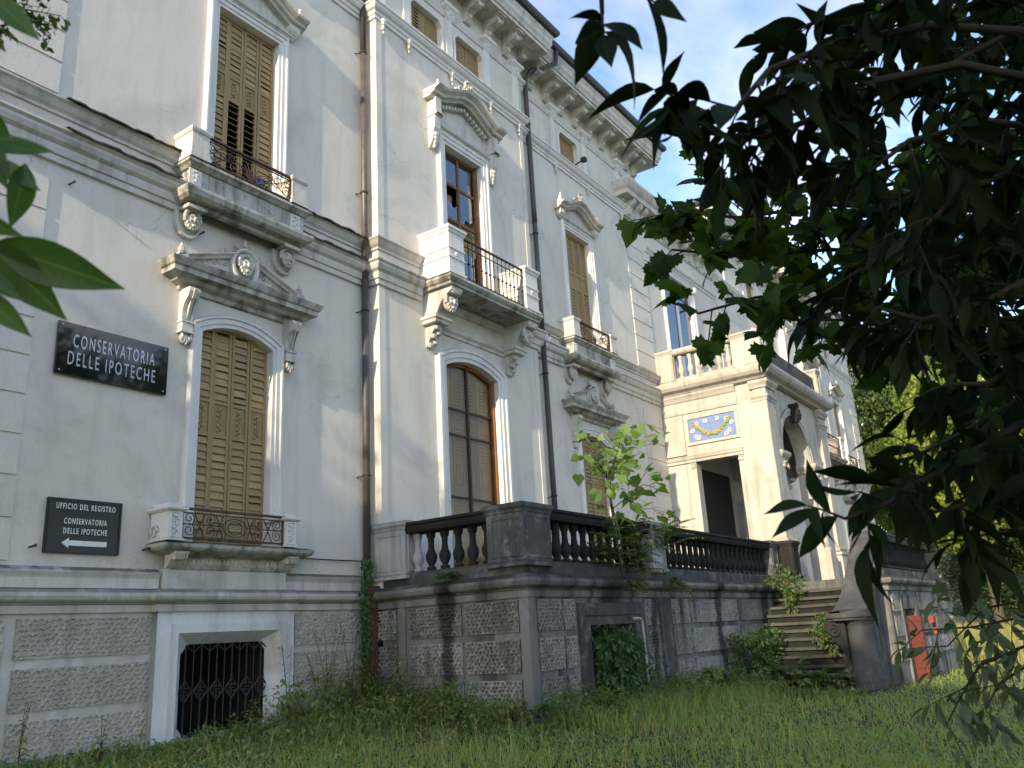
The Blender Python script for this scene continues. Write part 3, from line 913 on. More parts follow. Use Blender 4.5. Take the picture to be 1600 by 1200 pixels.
EAVE = [(0, 14.90), (.04, 14.905), (.06, 14.945), (.57, 14.948), (.57, 15.04), (.60, 15.05), (.62, 15.12), (.66, 15.20), (.66, 15.30), (.70, 15.40), (.70, 15.48), (.0, 15.52)]
PITS = {}


def pitted(w, h, res, seed, depth=.062, pitch=.073):
    """block face with rows of hacked pits, real relief"""
    key = (round(w, 2), round(h, 2), res, seed)
    if key in PITS: return PITS[key]
    r = np.random.RandomState(seed)
    nx = max(4, int(w / res)); nz = max(4, int(h / res))
    X, Z = np.meshgrid(np.linspace(0, w, nx + 1), np.linspace(0, h, nz + 1))
    Hh = np.zeros_like(X)
    rows = int(h / (pitch * .72)) + 1
    Hh += .010 * (r.rand(*X.shape) - .5) * .5
    for j in range(rows):
        for i in range(int(w / pitch) + 2):
            px = (i + .5 * (j % 2)) * pitch + r.uniform(-.013, .013); pz = (j + .5) * pitch * .72 + r.uniform(-.009, .009)
            k = r.uniform(.7, 1.2)
            d2 = ((X - px) / (.0255 * k)) ** 2 + ((Z - pz - .1 * (X - px)) / (.0175 * k)) ** 2
            Hh -= depth * np.sqrt(np.clip(1 - d2, 0, 1)) * (.7 + .5 * r.rand())
            Hh += .007 * np.exp(-(((X - px + .026) / .016) ** 2 + ((Z - pz - .016) / .011) ** 2))
    edge = np.minimum(np.minimum(X, w - X), np.minimum(Z, h - Z))
    Hh *= np.clip(edge / .02, 0, 1)
    Y = -.030 - Hh
    n0 = (nx + 1) * (nz + 1)
    V = np.stack([X, Y, Z], -1).reshape(-1, 3)
    idx = np.arange(n0).reshape(nz + 1, nx + 1)
    q = np.stack([idx[:-1, :-1], idx[:-1, 1:], idx[1:, 1:], idx[1:, :-1]], -1).reshape(-1, 4)
    V = np.vstack([V, [[0, -.03, 0], [w, -.03, 0], [w, -.03, h], [0, -.03, h], [0, .01, 0], [w, .01, 0], [w, .01, h], [0, .01, h]]])
    b = n0
    q = np.vstack([q, [[b, b + 1, b + 5, b + 4], [b + 1, b + 2, b + 6, b + 5], [b + 2, b + 3, b + 7, b + 6], [b + 3, b, b + 4, b + 7]]])
    me = np_mesh('rusticated_block', V, q.ravel(), np.full(len(q), 4), None)
    PITS[key] = me
    return me


def block(par, x0, x1, z0, z1, y, mat, res=.015, seed=1, ax='x'):
    me = pitted(x1 - x0, z1 - z0, res, seed)
    if not me.materials: me.materials.append(mat)
    if me.materials[0] is not mat:
        k = (me.name, mat.name)
        if k not in PITS:
            c = me.copy(); c.materials.clear(); c.materials.append(mat); PITS[k] = c
        me = PITS[k]
    if ax == 'x':
        return part('rusticated_block', me, None, par, (x0, y, z0))
    return part('rusticated_block', me, None, par, (y, x1, z0), rot=(0, 0, -PI / 2))


ROWS = ((.03, .46), (.56, 1.0), (1.10, 1.53))


def main_block(villa, detail):
    """three storeys: quoin strip, wing, projecting pavilion, recess, quoin strip"""
    W, P, R = 7.46, 12.72, 17.85
    xl, xp, xq, xr = 3.4, 10.15, 15.15, 21.9
    yp = -.28
    holes = [(W - .63, W + .63, 2.42, 5.60), (W - .6, W + .6, 7.76, 10.98), (6.66, 8.27, .02, 1.32), (W - .48, W + .48, 13.03, 13.92)]
    m = MB()
    wall_mesh(m, xl, xp + .02, -.6, HY, 0, .42, holes)
    spandrel(m, W, .63, 5.43, 5.60, 0, .42)
    m.add([(xl, 0, -.6), (xl, 13, -.6), (xl, 13, HY), (xl, 0, HY)], [(0, 1, 2, 3)])
    m.add([(xl, 13, -.6), (xr, 13, -.6), (xr, 13, HY), (xl, 13, HY)], [(0, 1, 2, 3)])
    m.add([(xr, 0, -.6), (xr, 13, -.6), (xr, 13, HY), (xr, 0, HY)], [(0, 1, 2, 3)])
    m.add([(xl, 0, HY - .05), (xr, 0, HY - .05), (xr, 13, HY - .05), (xl, 13, HY - .05)], [(0, 1, 2, 3)])
    part('wall', m, PLASTER, villa)
    m = MB()
    holes = [(P - .83, P + .83, 1.9, 6.22), (P - .62, P + .62, 7.5, 10.87), (11.20, 12.20, 13.03, 13.92), (12.66, 13.66, 13.03, 13.92)]
    wall_mesh(m, xp, xq, -.6, HY, yp, .15, holes)
    spandrel(m, P, .83, 6.02, 6.22, yp, .15)
    m.add([(xp, yp, -.6), (xp, .0, -.6), (xp, .0, HY), (xp, yp, HY)], [(0, 1, 2, 3)])
    m.add([(xq, yp, -.6), (xq, yp, HY), (xq, .0, HY), (xq, .0, -.6)], [(0, 1, 2, 3)])
    part('wall', m, PLASTER, villa, label='wall of the projecting bay')
    m = MB()
    holes = [(R - .63, R + .63, 1.95, 5.60), (R - .6, R + .6, 7.76, 10.98), (R - .48, R + .48, 13.03, 13.92)]
    wall_mesh(m, xq - .02, xr, -.6, HY, 0, .42, holes)
    spandrel(m, R, .63, 5.43, 5.60, 0, .42)
    part('wall', m, PLASTER, villa)
    # string courses follow the plan, bay included
    plan = [(xl, 13), (xl, 0), (xp, 0), (xp, yp), (xq, yp), (xq, 0), (xr, 0)]
    def run(name, prof, mat, path=plan):
        k = MB(); k.sweep(path, prof); return part(name, k, mat, villa)
    # lower string stops at the window balconies
    for seg in ([(xl, 13), (xl, 0), (W - 1.0, 0)], [(W + .80, 0), (xp, 0), (xp, yp), (11.25, yp)], [(14.2, yp), (xq, yp), (xq, 0), (R - 1.0, 0)], [(R + .80, 0), (xr, 0)]):
        run('string_course', STR_LO, TRIM, seg)
        run('upper_string', STR_HI, TRIM, seg)
    for x0, x1 in ((4.62, W - 1.2), (W + 1.0, xp - .02)):
        k = MB(); n = 24
        vs = []; rr = random.Random(int(x0 * 10))
        for i in range(n + 1):
            x = x0 + (x1 - x0) * i / n
            w = .006 * math.sin(i * .9) + rr.uniform(-.006, .006)
            vs += [(x, -.19 - w, 7.995 + w), (x, .0, 8.045), (x, -.185 - w, 7.972 + w)]
        k.add(vs, [(3 * i, 3 * i + 3, 3 * i + 4, 3 * i + 1) for i in range(n)] + [(3 * i + 2, 3 * i + 5, 3 * i + 3, 3 * i) for i in range(n)])
        vs = []
        for i in range(n + 1):
            x = x0 + (x1 - x0) * i / n
            w = .007 * math.sin(i * .8 + 1) + rr.uniform(-.006, .006)
            vs += [(x, -.25 - w, 7.535 + w), (x, .0, 7.59), (x, -.245 - w, 7.51 + w)]
        k.add(vs, [(3 * i, 3 * i + 3, 3 * i + 4, 3 * i + 1) for i in range(n)] + [(3 * i + 2, 3 * i + 5, 3 * i + 3, 3 * i) for i in range(n)])
        part('lead_flashing', k, FLASH, villa)
    run('attic_string', ATT, WHITE)
    run('frieze_moulding', FRZ, WHITE)
    run('eaves_cornice', EAVE, TRIM, plan + [(xr, 13)])
    g = MB()
    g.sweep(plan + [(xr, 13)], [(.66, 15.45), (.70, 15.44), (.78, 15.47), (.82, 15.54), (.82, 15.62), (.79, 15.62), (.78, 15.56), (.70, 15.52), (.66, 15.53)])
    part('gutter', g, GUTTER, villa)
    rf = MB()
    e = .72
    rf.add([(xl - e, -.60, 15.53), (xr + e, -.60, 15.53), (xr + e, 13 + e, 15.53), (xl - e, 13 + e, 15.53), (xl + 6, 6.5, 17.6), (xr - 6, 6.5, 17.6)], [(0, 1, 5, 4), (1, 2, 5), (2, 3, 4, 5), (3, 0, 4), (0, 3, 2, 1)])
    part('roof', rf, ROOFT, villa)
    bm = bracket_mesh()
    for cx, y, ks in ((W, 0, range(-5, 3)), (P, yp, range(-3, 3)), (R, 0, range(-4, 5))):
        for k in ks:
            x = cx + .375 + .745 * k
            part('bracket', bm, None, villa, (x, y, 0))
    part('bracket', bm, None, villa, (xr - .18, 0, 0))
    for x in (R - .82, R + .82, W - .82, W + .82, 20.6, 15.5, 4.6): attic_pilaster(villa, x, 0)
    for x in (11.06, 12.43, 13.82, 10.32, 14.95): attic_pilaster(villa, x, yp)
    attic_window(villa, R, .48, 0); attic_window(villa, W, .48, 0)
    attic_window(villa, 11.70, .5, yp, gap=True); attic_window(villa, 13.16, .5, yp)
    window_lower(villa, W, detail); window_upper(villa, W, detail)
    window_upper(villa, R, False)
    # recess ground-floor window (no balcony: it opens on the terrace)
    a = .63; s = MB()
    s.sweep_xz([(R - a, 1.95)] + arch_pts(R, a, 5.43, 5.60, 12) + [(R + a, 1.95)], ARCHI, 0)
    part('window_surround', s, WHITE, villa)
    shutter_set(villa, R, a, 1.95, 5.64, .10, (4.02, 4.46), ((2.1, 3.96), (4.52, 5.52)), None, False)
    h = MB()
    h.sweep([(R - .98, .0), (R - .98, -.002), (R + .98, -.002), (R + .98, 0)], [(0, 5.93), (.05, 5.94), (.07, 6.00), (.16, 6.03), (.20, 6.08), (.30, 6.10), (.30, 6.17), (.36, 6.25), (.37, 6.28), (0, 6.315)])
    hood = part('hood_cornice', h, GRIMY, villa)
    p = MB()
    p.prism([(R - 1.08, 6.30), (R + 1.08, 6.30), (R + 1.08, 6.38), (R + .2, 6.70), (R - .2, 6.70), (R - 1.08, 6.38)], 'y', -.05, 0)
    for sg in (-1, 1):
        pth = [(R + sg * 1.14, 6.39), (R + sg * .16, 6.745)]
        p.sweep_xz(pth if sg < 0 else pth[::-1], [(-.05, 0), (-.05, .10), (.01, .16), (.03, 0)], 0)
    part('pediment', p, TRIM, hood)
    md = MB()
    md.sweep_xz([(R + .23 * math.cos(t), 6.60 + .27 * math.sin(t)) for t in [-2 * PI * i / 20 for i in range(20)]], [(-.055, .05), (-.02, .15), (.01, .15), (.02, 0)], 0, True)
    mask_head(md, (R, -.10, 6.61), .25); md.ball((R, -.08, 6.95), (.09, .04, .09), 8, 5)
    part('medallion', md, TRIM, hood)
    for sg in (-1, 1):
        c = MB(); xa, xb = R + sg * .91 - .085, R + sg * .91 + .085
        c.prism([(0, 5.94), (-.24, 5.94), (-.25, 5.88), (-.13, 5.72), (-.095, 5.62), (-.09, 5.33), (0, 5.33)], 'x', xa, xb)
        c.box(xa - .015, xb + .015, -.125, 0, 5.455, 5.48); c.ball(((xa + xb) / 2, -.04, 5.26), (.08, .06, .09), 8, 5)
        part('console', c, TRIM, hood)
        fn = MB(); fn.box(R + sg * 1.06 - .07, R + sg * 1.06 + .07, -.16, -.02, 6.40, 6.45); fn.lathe([(.06, 0), (.03, .02), (.055, .08), (.012, .17), (.0, .19)], R + sg * 1.06, -.09, 6.45, 8)
        part('finial', fn, TRIM, hood)
    # pavilion French window
    a = .83; s = MB()
    s.sweep_xz([(P - a, 1.9)] + arch_pts(P, a, 6.02, 6.22, 12) + [(P + a, 1.9)], [(-.006, -.2), (-.006, .05), (.07, .05), (.075, .075), (.17, .075), (.185, .10), (.24, .10), (.26, .06), (.26, -.01)], yp)
    for sg in (-1, 1): s.box(P + sg * 1.02 - .12, P + sg * 1.02 + .12, yp - .085, yp, 6.05, 6.38) if False else None
    part('window_surround', s, WHITE, villa)
    fr = MB()
    yw = yp + .12
    fr.box(P - a, P - a + .06, yw, yw + .06, 1.9, 6.1); fr.box(P + a - .06, P + a, yw - .06, yw + .06, 1.9, 6.1)
    mu = MB(); mu.box(P - .022, P + .022, yw - .01, yw + .05, 1.9, 6.215)
    for z in (2.0, 3.57, 4.76, 5.26): mu.box(P - a + .06, P + a - .06, yw + .002, yw + .045, z - .017, z + .017)
    ap = arch_pts(P, a, 6.02, 6.22, 12); ap2 = [(x, z - .07) for x, z in ap]
    for i in range(12): fr.prism([ap2[i], ap2[i + 1], ap[i + 1], ap[i]], 'y', yw + .001, yw + .058)
    fw = part('window_frame', fr, FRWOOD, villa)
    part('muntin', mu, MUNTIN, fw)
    for i, (z0, z1) in enumerate(((2.02, 3.55), (3.59, 4.74), (4.78, 5.24), (5.28, 6.10))):
        for x0, x1 in ((P - a + .06, P - .03), (P + .03, P + a - .06)):
            g = MB(); g.box(x0, x1, yw + .02, yw + .024, z0, z1); part('pane', g, GLASSDK, fw)
    for k in range(4):
        x0 = P - a + .02 + k * .40; m2 = MB()
        m2.box(x0, x0 + .385, yw + .085, yw + .11, 1.9, 6.2)
        for z0, z1 in ((2.15, 3.05), (3.15, 3.66), (4.35, 5.0), (5.1, 5.95)):
            n = int((z1 - z0) / .07)
            for i in range(n): m2.prism([(yw + .070, z0 + .07 * i), (yw + .086, z0 + .07 * i + .002), (yw + .086, z0 + .07 * i + .045)], 'x', x0 + .10, x0 + .29)
        m2.sweep_xz([(x0 + .1, 3.85), (x0 + .1, 4.2), (x0 + .29, 4.2), (x0 + .29, 3.85)], [(0, 0), (0, .014), (.02, .014), (.02, 0)], yw + .085, True)
        part('inner_shutter', m2, INSH, villa)
    # pavilion upper window, pediment and stone balcony
    a = .62; s = MB()
    s.sweep_xz([(P - a, 7.5), (P - a, 10.87), (P + a, 10.87), (P + a, 7.5)], [(-.006, -.2), (-.006, .05), (.06, .05), (.065, .075), (.14, .075), (.16, .10), (.21, .10), (.23, -.01)], yp)
    part('window_surround', s, WHITE, villa)
    fr = MB(); yw = yp + .12
    fr.box(P - a, P - a + .05, yw, yw + .05, 7.5, 10.87); fr.box(P + a - .07, P + a, yw - .05, yw + .05, 7.5, 10.87)
    fr.box(P - .025, P + .025, yw - .005, yw + .05, 7.5, 10.87); fr.box(P - a, P + a, yw + .001, yw + .049, 10.80, 10.87)
    for z in (8.1, 9.32, 10.12): fr.box(P - a + .05, P + a - .07, yw + .002, yw + .045, z - .03, z + .03)
    fw = part('window_frame', fr, FRWOOD, villa)
    for x0, x1, z0, z1 in ((P - a + .05, P - .025, 10.15, 10.80), (P + .025, P + a - .07, 10.15, 10.80), (P + .025, P + a - .07, 9.60, 10.09), (P - a + .05, P - .025, 8.13, 8.9), (P + .025, P + a - .07, 8.13, 8.7)):
        g = MB(); g.box(x0, x1, yw + .02, yw + .024, z0, z1); part('pane', g, GLASS, fw)
    for x0, x1, pts in ((P - a + .05, P - .025, [(0, 9.35), (.545, 9.35), (.545, 9.75), (.42, 9.62), (.25, 9.70), (.10, 9.62), (0, 9.66)]), (P + .025, P + a - .07, [(0, 9.35), (.12, 9.35), (.2, 9.5), (.36, 9.46), (.525, 9.62), (.525, 9.605), (0, 9.605)])):
        g = MB(); g.prism([(x0 + u, z) for u, z in pts], 'y', yw + .02, yw + .024); part('broken_pane', g, GLASS, fw)
    for x0 in (P - a + .03, P + .03):
        m2 = MB(); m2.box(x0, x0 + .56, yw + .17, yw + .2, 7.5, 10.0 if x0 < P else 9.55)
        for i in range(26):
            z = 7.7 + .07 * i
            if 8.5 < z < 8.75: continue
            m2.box(x0 + .08, x0 + .48, yw + .155, yw + .171, z, z + .035)
        part('inner_shutter', m2, INSH, villa)
    h = MB()
    h.sweep([(P - .86, yp), (P - .86, yp - .002), (P + .86, yp - .002), (P + .86, yp)], [(0, 11.10), (.06, 11.105), (.08, 11.14), (.12, 11.17), (.13, 11.21), (0, 11.22)])
    h.prism([(P - .86, 11.2), (P + .86, 11.2), (P + .86, 11.7), (P, 12.1), (P - .86, 11.7)], 'y', yp - .03, yp)
    h.sweep_xz([(P - 1.18, 11.72), (P - .86, 11.72), (P - .15, 12.06), (P + .15, 12.06), (P + .86, 11.72), (P + 1.18, 11.72)],
               [(-.05, 0), (-.05, .18), (-.01, .20), (.01, .28), (.06, .30), (.10, .40), (.14, .43), (.155, .0)], yp)
    hood = part('pediment', h, TRIM, villa)
    dn = MB()
    for i in range(15):
        x = P - .72 + 1.44 * i / 14; z = 11.64 + .34 * (1 - abs(x - P) / .86)
        dn.box(x - .025, x + .025, yp - .14, yp - .03, z - .10, z - .02)
    part('dentils', dn, TRIM, hood, kind='stuff')
    for sg in (-1, 1):
        c = MB(); x = P + sg * .98
        c.prism([(yp, 11.70), (yp - .22, 11.70), (yp - .22, 11.32), (yp - .25, 11.31), (yp - .25, 11.27), (yp - .20, 11.26), (yp - .17, 11.0), (yp - .13, 10.9), (yp - .12, 10.75), (yp - .05, 10.62), (yp, 10.55)], 'x', x - .09, x + .09)
        c.box(x - .11, x + .11, yp - .25, yp, 11.27, 11.32)
        for i in range(4): c.ball((x, yp - .13 + .02 * i, 10.86 - .08 * i), (.08 - .012 * i, .05, .06), 6, 4)
        part('console', c, TRIM, hood)
        f = MB(); f.box(x - .08, x + .08, yp - .30, yp - .14, 11.87, 11.93); f.ball((x, yp - .22, 11.98), (.08, .06, .06), 6, 4); f.ball((x, yp - .22, 12.07), (.035, .035, .07), 6, 4)
        part('finial', f, TRIM, hood)
    cr = MB(); mask_head(cr, (P, yp - .24, 12.40), .24)
    for sg in (-1, 1):
        cr.tube(scroll(P + sg * .22, 12.30, .10, 1.3, 0, yp - .22, sg), .025, 5); cr.ball((P + sg * .36, yp - .22, 12.22), (.09, .05, .05), 6, 4)
    part('crest', cr, TRIM, hood)
    BX0, BX1, BY = 11.26, 14.24, -1.02
    b = MB()
    b.sweep([(BX0 + .06, yp), (BX0 + .06, BY + .06), (BX1 - .06, BY + .06), (BX1 - .06, yp)], [(-.06, 7.28), (.0, 7.28), (.02, 7.30), (.03, 7.35), (.06, 7.37), (.10, 7.42), (.10, 7.47), (.04, 7.50), (-.06, 7.505)])
    b.add([(BX0, BY, 7.283), (BX1, BY, 7.283), (BX1, yp, 7.283), (BX0, yp, 7.283)], [(0, 1, 2, 3)])
    b.add([(BX0, BY, 7.502), (BX1, BY, 7.502), (BX1, .1, 7.502), (BX0, .1, 7.502)], [(0, 1, 2, 3)])
    bal = part('balcony', b, GRIMY, villa)
    for x0, x1 in ((BX0 + .01, BX0 + .46), (BX1 - .46, BX1 - .01)):
        pr = MB(); pr.box(x0, x1, BY + .02, yp, 7.503, 8.42)
        lp = [(x0, yp), (x0, BY + .02), (x1, BY + .02), (x1, yp)]
        pr.sweep(lp, [(0, 7.506), (.025, 7.508), (.025, 7.56), (0, 7.58)]); pr.sweep(lp, [(0, 7.82), (.018, 7.83), (.018, 7.86), (0, 7.87)]); pr.sweep(lp, [(0, 8.0), (.018, 8.01), (.018, 8.04), (0, 8.05)])
        pr.sweep(lp, [(0, 8.33), (.015, 8.34), (.03, 8.39), (.05, 8.41), (.05, 8.46), (0, 8.48)])
        pr.add([(x0, BY + .02, 8.479), (x1, BY + .02, 8.479), (x1, yp, 8.479), (x0, yp, 8.479)], [(0, 1, 2, 3)])
        pr.ball(((x0 + x1) / 2, BY + .02, 7.935), (.06, .02, .06), 8, 4)
        part('pier', pr, WHITE, bal)
        c = MB(); x = (x0 + x1) / 2
        c.prism([(yp, 7.28), (-.98, 7.28), (-.97, 7.20), (-.90, 7.16), (-.80, 7.12), (-.70, 7.0), (-.62, 6.86), (-.58, 6.78), (yp, 6.78)], 'x', x - .16, x + .16)
        c.sweep([(x - .19, yp), (x - .19, -.60), (x + .19, -.60), (x + .19, yp)], [(0, 6.66), (.01, 6.67), (.02, 6.72), (.05, 6.74), (.05, 6.79), (0, 6.80)])
        c.box(x - .19, x + .19, -.60, yp, 6.66, 6.79)
        c.prism([(yp, 6.67), (-.52, 6.67), (-.48, 6.55), (-.42, 6.48), (-.34, 6.30), (yp, 6.24)], 'x', x - .11, x + .11)
        mask_head(c, (x, -.78, 7.02), .30)
        c.ball((x, -.93, 7.2), (.17, .07, .07), 8, 4)
        for i in range(5): c.ball((x + .05 * ((i % 2) * 2 - 1), -.50 + .04 * i, 6.60 - .08 * i), (.08, .06, .06), 6, 4)
        part('console', c, TRIM, bal)
    rl = MB()
    rl.box(BX0 + .46, BX1 - .46, BY + .06, BY + .10, 8.36, 8.39); rl.box(BX0 + .46, BX1 - .46, BY + .07, BY + .09, 8.22, 8.235); rl.box(BX0 + .46, BX1 - .46, BY + .07, BY + .09, 7.56, 7.58)
    rail = part('iron_railing', rl, IRON, bal)
    bb = MB(); bb.tube([(0, 0, 0), (0, 0, .86)], .011, 6)
    bb.lathe([(.012, 0), (.03, .015), (.03, .03), (.012, .05)], 0, 0, .36, 8); bb.lathe([(.012, 0), (.022, .012), (.012, .03)], 0, 0, .62, 8); bb.lathe([(.011, 0), (.02, .02), (.011, .05)], 0, 0, .05, 8)
    bme = bb.mesh('iron_bar', IRON)
    for i in range(15): part('iron_bar', bme, None, rail, (BX0 + .53 + i * (BX1 - BX0 - 1.06) / 14, BY + .08, 7.51))
    k = MB(); k.sweep([(BX0 + .36, yp), (BX0 + .36, yp - .001), (BX1 - .36, yp - .001), (BX1 - .36, yp)], [(0, 6.62), (.03, 6.63), (.04, 6.68), (.08, 6.72), (.09, 6.76), (0, 6.78)])
    part('string_course', k, TRIM, villa)
    k = MB(); k.sweep([(BX0 + .36, yp), (BX0 + .36, yp - .001), (BX1 - .36, yp - .001), (BX1 - .36, yp)], [(0, 7.12), (.04, 7.14), (.10, 7.24), (.10, 7.279), (0, 7.28)])
    part('cove_moulding', k, TRIM, villa)
    # plain vertical strips at the corners of the bay
    for x0, x1 in ((xp - .002, xp + .16), (xq - .14, xq + .002)):
        k = MB(); k.box(x0, x1, yp - .012, yp + .05, 2.1, 7.10); k.box(x0, x1, yp - .012, yp + .05, 8.04, 12.70); k.box(x0, x1, yp - .012, yp + .05, 13.06, 14.13)
        part('corner_strip', k, PLASTER, villa)
    # quoin strips
    for q0, q1 in ((xl - .03, 4.56), (20.78, xr + .03)):
        zs = [2.16 + .475 * i for i in range(11)] + [8.1 + .475 * i for i in range(10)]
        for z in zs:
            if z < 7 and z + .42 > 7.1: continue
            if z + .42 > 12.7: continue
            k = MB(); k.box(q0, q1, -.020, .02, z, z + .435)
            part('quoin_block', k, PLASTER, villa)
    return P, yp


villa = thing('villa', 'long pale grey three storey villa with ochre louvred shutters, balconies and bracketed eaves', 'building', (12.65, 6, 0))
main_block(villa, True)
# cornice over the right quoin strip and the lower middle block
CORN = [(0, 12.74), (.03, 12.75), (.05, 12.80), (.05, 13.12), (.09, 13.15), (.10, 13.22), (.34, 13.23), (.36, 13.36), (.42, 13.42), (.47, 13.52), (.50, 13.60), (.50, 13.66), (0, 13.72)]
k = MB(); k.sweep([(20.74, 0), (20.74, -.06), (22.02, -.06), (22.02, .0), (27.4, .0)], CORN); part('block_cornice', k, TRIM, villa)
for x in (20.95, 21.35, 21.75, 22.4, 23.0, 23.6, 24.2, 24.8, 25.4, 26.0, 26.6, 27.2):
    y = -.06 if x < 22 else 0
    k = MB(); k.prism([(y, 12.78), (y - .09, 12.80), (y - .12, 12.9), (y - .16, 13.0), (y - .28, 13.08), (y - .32, 13.22), (y, 13.22)], 'x', x - .08, x + .08)
    part('bracket', k, TRIM, villa)
k = MB(); wall_mesh(k, 21.9, 27.5, -.6, 13.7, .0, .4, [(23.14, 25.2, 8.2, 11.75), (22.9, 26.5, 1.9, 5.3)])
k.add([(21.9, .0, 13.7), (27.5, .0, 13.7), (27.5, 12, 14.6), (21.9, 12, 14.6)], [(0, 1, 2, 3)])
k.add([(21.9, 2.6, -.5), (27.5, 2.6, -.5), (27.5, 2.6, 13.6), (21.9, 2.6, 13.6)], [(0, 1, 2, 3)])
part('wall', k, PLASTER, villa, label='wall of the lower middle block')
k = MB(); k.sweep([(22.0, 0), (27.4, 0)], [(0, 12.02), (.03, 12.03), (.05, 12.10), (.09, 12.13), (.11, 12.2), (0, 12.23)]); part('string_course', k, WHITE, villa)
k = MB(); k.sweep_xz([(23.14, 8.2), (23.14, 11.75), (25.2, 11.75), (25.2, 8.2)], [(-.006, -.2), (-.006, .04), (.08, .05), (.16, .08), (.2, -.01)], 0); k.box(24.12, 24.22, .04, .12, 8.2, 11.75)
k.sweep([(22.9, 0), (22.9, -.001), (25.44, -.001), (25.44, 0)], [(0, 11.9), (.06, 11.91), (.10, 11.97), (.12, 12.0), (0, 12.01)])
ws = part('window_surround', k, WHITE, villa)
for x0, x1 in ((23.14, 24.12), (24.22, 25.2)):
    g = MB(); g.box(x0, x1, .085, .09, 8.2, 11.75); part('pane', g, GLASS, ws)
    g = MB(); g.ball(((23.0 if x0 < 24 else 25.34), -.10, 11.72), (.09, .10, .14), 8, 5); part('console', g, TRIM, ws)
k = MB(); k.box(23.1, 25.3, .3, .34, 8.2, 10.4); part('inner_curtain', k, PALEST, villa)

# --- plinth of the left wing: blocks, mouldings, basement window
for z0, z1 in ROWS:
    block(villa, 4.72, 6.33, z0, z1, 0, ROUGH, .0085, int(z0 * 10) + 1)
    block(villa, 8.60, 9.86, z0, z1, 0, ROUGH, .0085, int(z0 * 10) + 11)
    block(villa, 3.44, 4.60, z0, z1, 0, ROUGH, .0085, int(z0 * 10) + 21)
k = MB(); k.box(3.4, 6.36, -.012, .02, -.4, 1.58); k.box(8.52, 9.95, -.012, .02, -.4, 1.58); k.box(6.36, 8.52, -.05, .02, -.4, .02)
part('plinth_wall', k, PLINTH, villa)
k = MB(); k.sweep([(3.36, 3), (3.36, 0), (6.36, 0), (6.36, -.09), (8.52, -.09), (8.52, 0), (9.98, 0)], PLM[:11] + [(.045, 1.855), (0, 1.87)])
part('plinth_moulding', k, PLINTH, villa)
k = MB(); k.sweep([(3.36, 3), (3.36, 0), (6.38, 0)], [(0, 1.86), (.05, 1.865), (.05, 1.98), (.06, 2.0), (.085, 2.04), (.07, 2.065), (0, 2.11)])
part('skirting', k, TRIM, villa)
k = MB(); k.sweep([(8.40, 0), (9.98, 0)], [(0, 1.86), (.05, 1.865), (.05, 1.98), (.06, 2.0), (.085, 2.04), (.07, 2.065), (0, 2.11)])
part('skirting', k, TRIM, villa)
k = MB(); k.box(6.42, 8.36, -.10, .02, 1.86, 2.11); k.box(6.62, 8.16, -.104, -.09, 1.90, 2.07)
part('balcony_dado', k, TRIM, villa)
k = MB()
wall_mesh(k, 6.36, 8.52, .02, 1.58, -.10, .02, [(6.66, 8.27, .02, 1.32)])
k.sweep_xz([(6.66, .02), (6.66, 1.32), (8.27, 1.32), (8.27, .02)], [(.0, .0), (.0, .012), (.10, .018), (.12, .018), (.12, 0)], -.10)
# splayed inner reveal with clipped corners
o = [(6.66, .02), (6.66, 1.32), (8.27, 1.32), (8.27, .02)]
oc = [(6.86, .17), (6.86, 1.06), (6.97, 1.18), (8.08, 1.18), (8.19, 1.07), (8.19, .17), (8.08, .05), (6.97, .05)]
k.add([(x, -.10, z) for x, z in o] + [(x, .13, z) for x, z in oc],
      [(0, 1, 5, 4), (1, 6, 5), (1, 2, 7, 6), (2, 8, 7), (2, 3, 9, 8), (3, 10, 9), (3, 0, 11, 10), (0, 4, 11)])
bs = part('basement_surround', k, MARBLE, villa)
k = MB()
yg = .11
for i in range(6):
    x = 6.86 + .065 + i * 1.33 / 5.6
    k.tube([(x, yg, .05), (x, yg, 1.18)], .010, 6)
    for j in range(9): k.ball((x, yg, .16 + .12 * j), (.02, .016, .018), 6, 4)
    if i < 6:
        k.tube([(x + .119, yg, .05), (x + .119, yg, 1.18)], .009, 6)
        for zz, d in ((1.08, .09), (.12, -.09)):
            k.tube([(x, yg - .004, zz + d), (x + .119, yg - .004, zz), (x + .238, yg - .004, zz + d)], .011, 6)
    k.tube([(x - .105, yg - .01, .60), (x, yg - .01, .73), (x + .105, yg - .01, .60), (x, yg - .01, .47), (x - .105, yg - .01, .60)], .014, 6)
    k.tube([(x - .06, yg - .01, .60), (x + .06, yg - .01, .60)], .008, 5)
    for q in (-1, 1): k.ball((x + q * .04, yg - .01, .60 + .04), .018, 6, 4); k.ball((x + q * .04, yg - .01, .56), .018, 6, 4)
k2 = [v for v in k.v]
part('window_grille', k, DARKIRON, villa)
k = MB(); k.box(6.67, 8.26, .131, 1.6, .03, 1.31); k.f.pop(2)
part('cellar_recess', k, DARKIN, villa)  # dark liner painted in place of the shade behind the grille
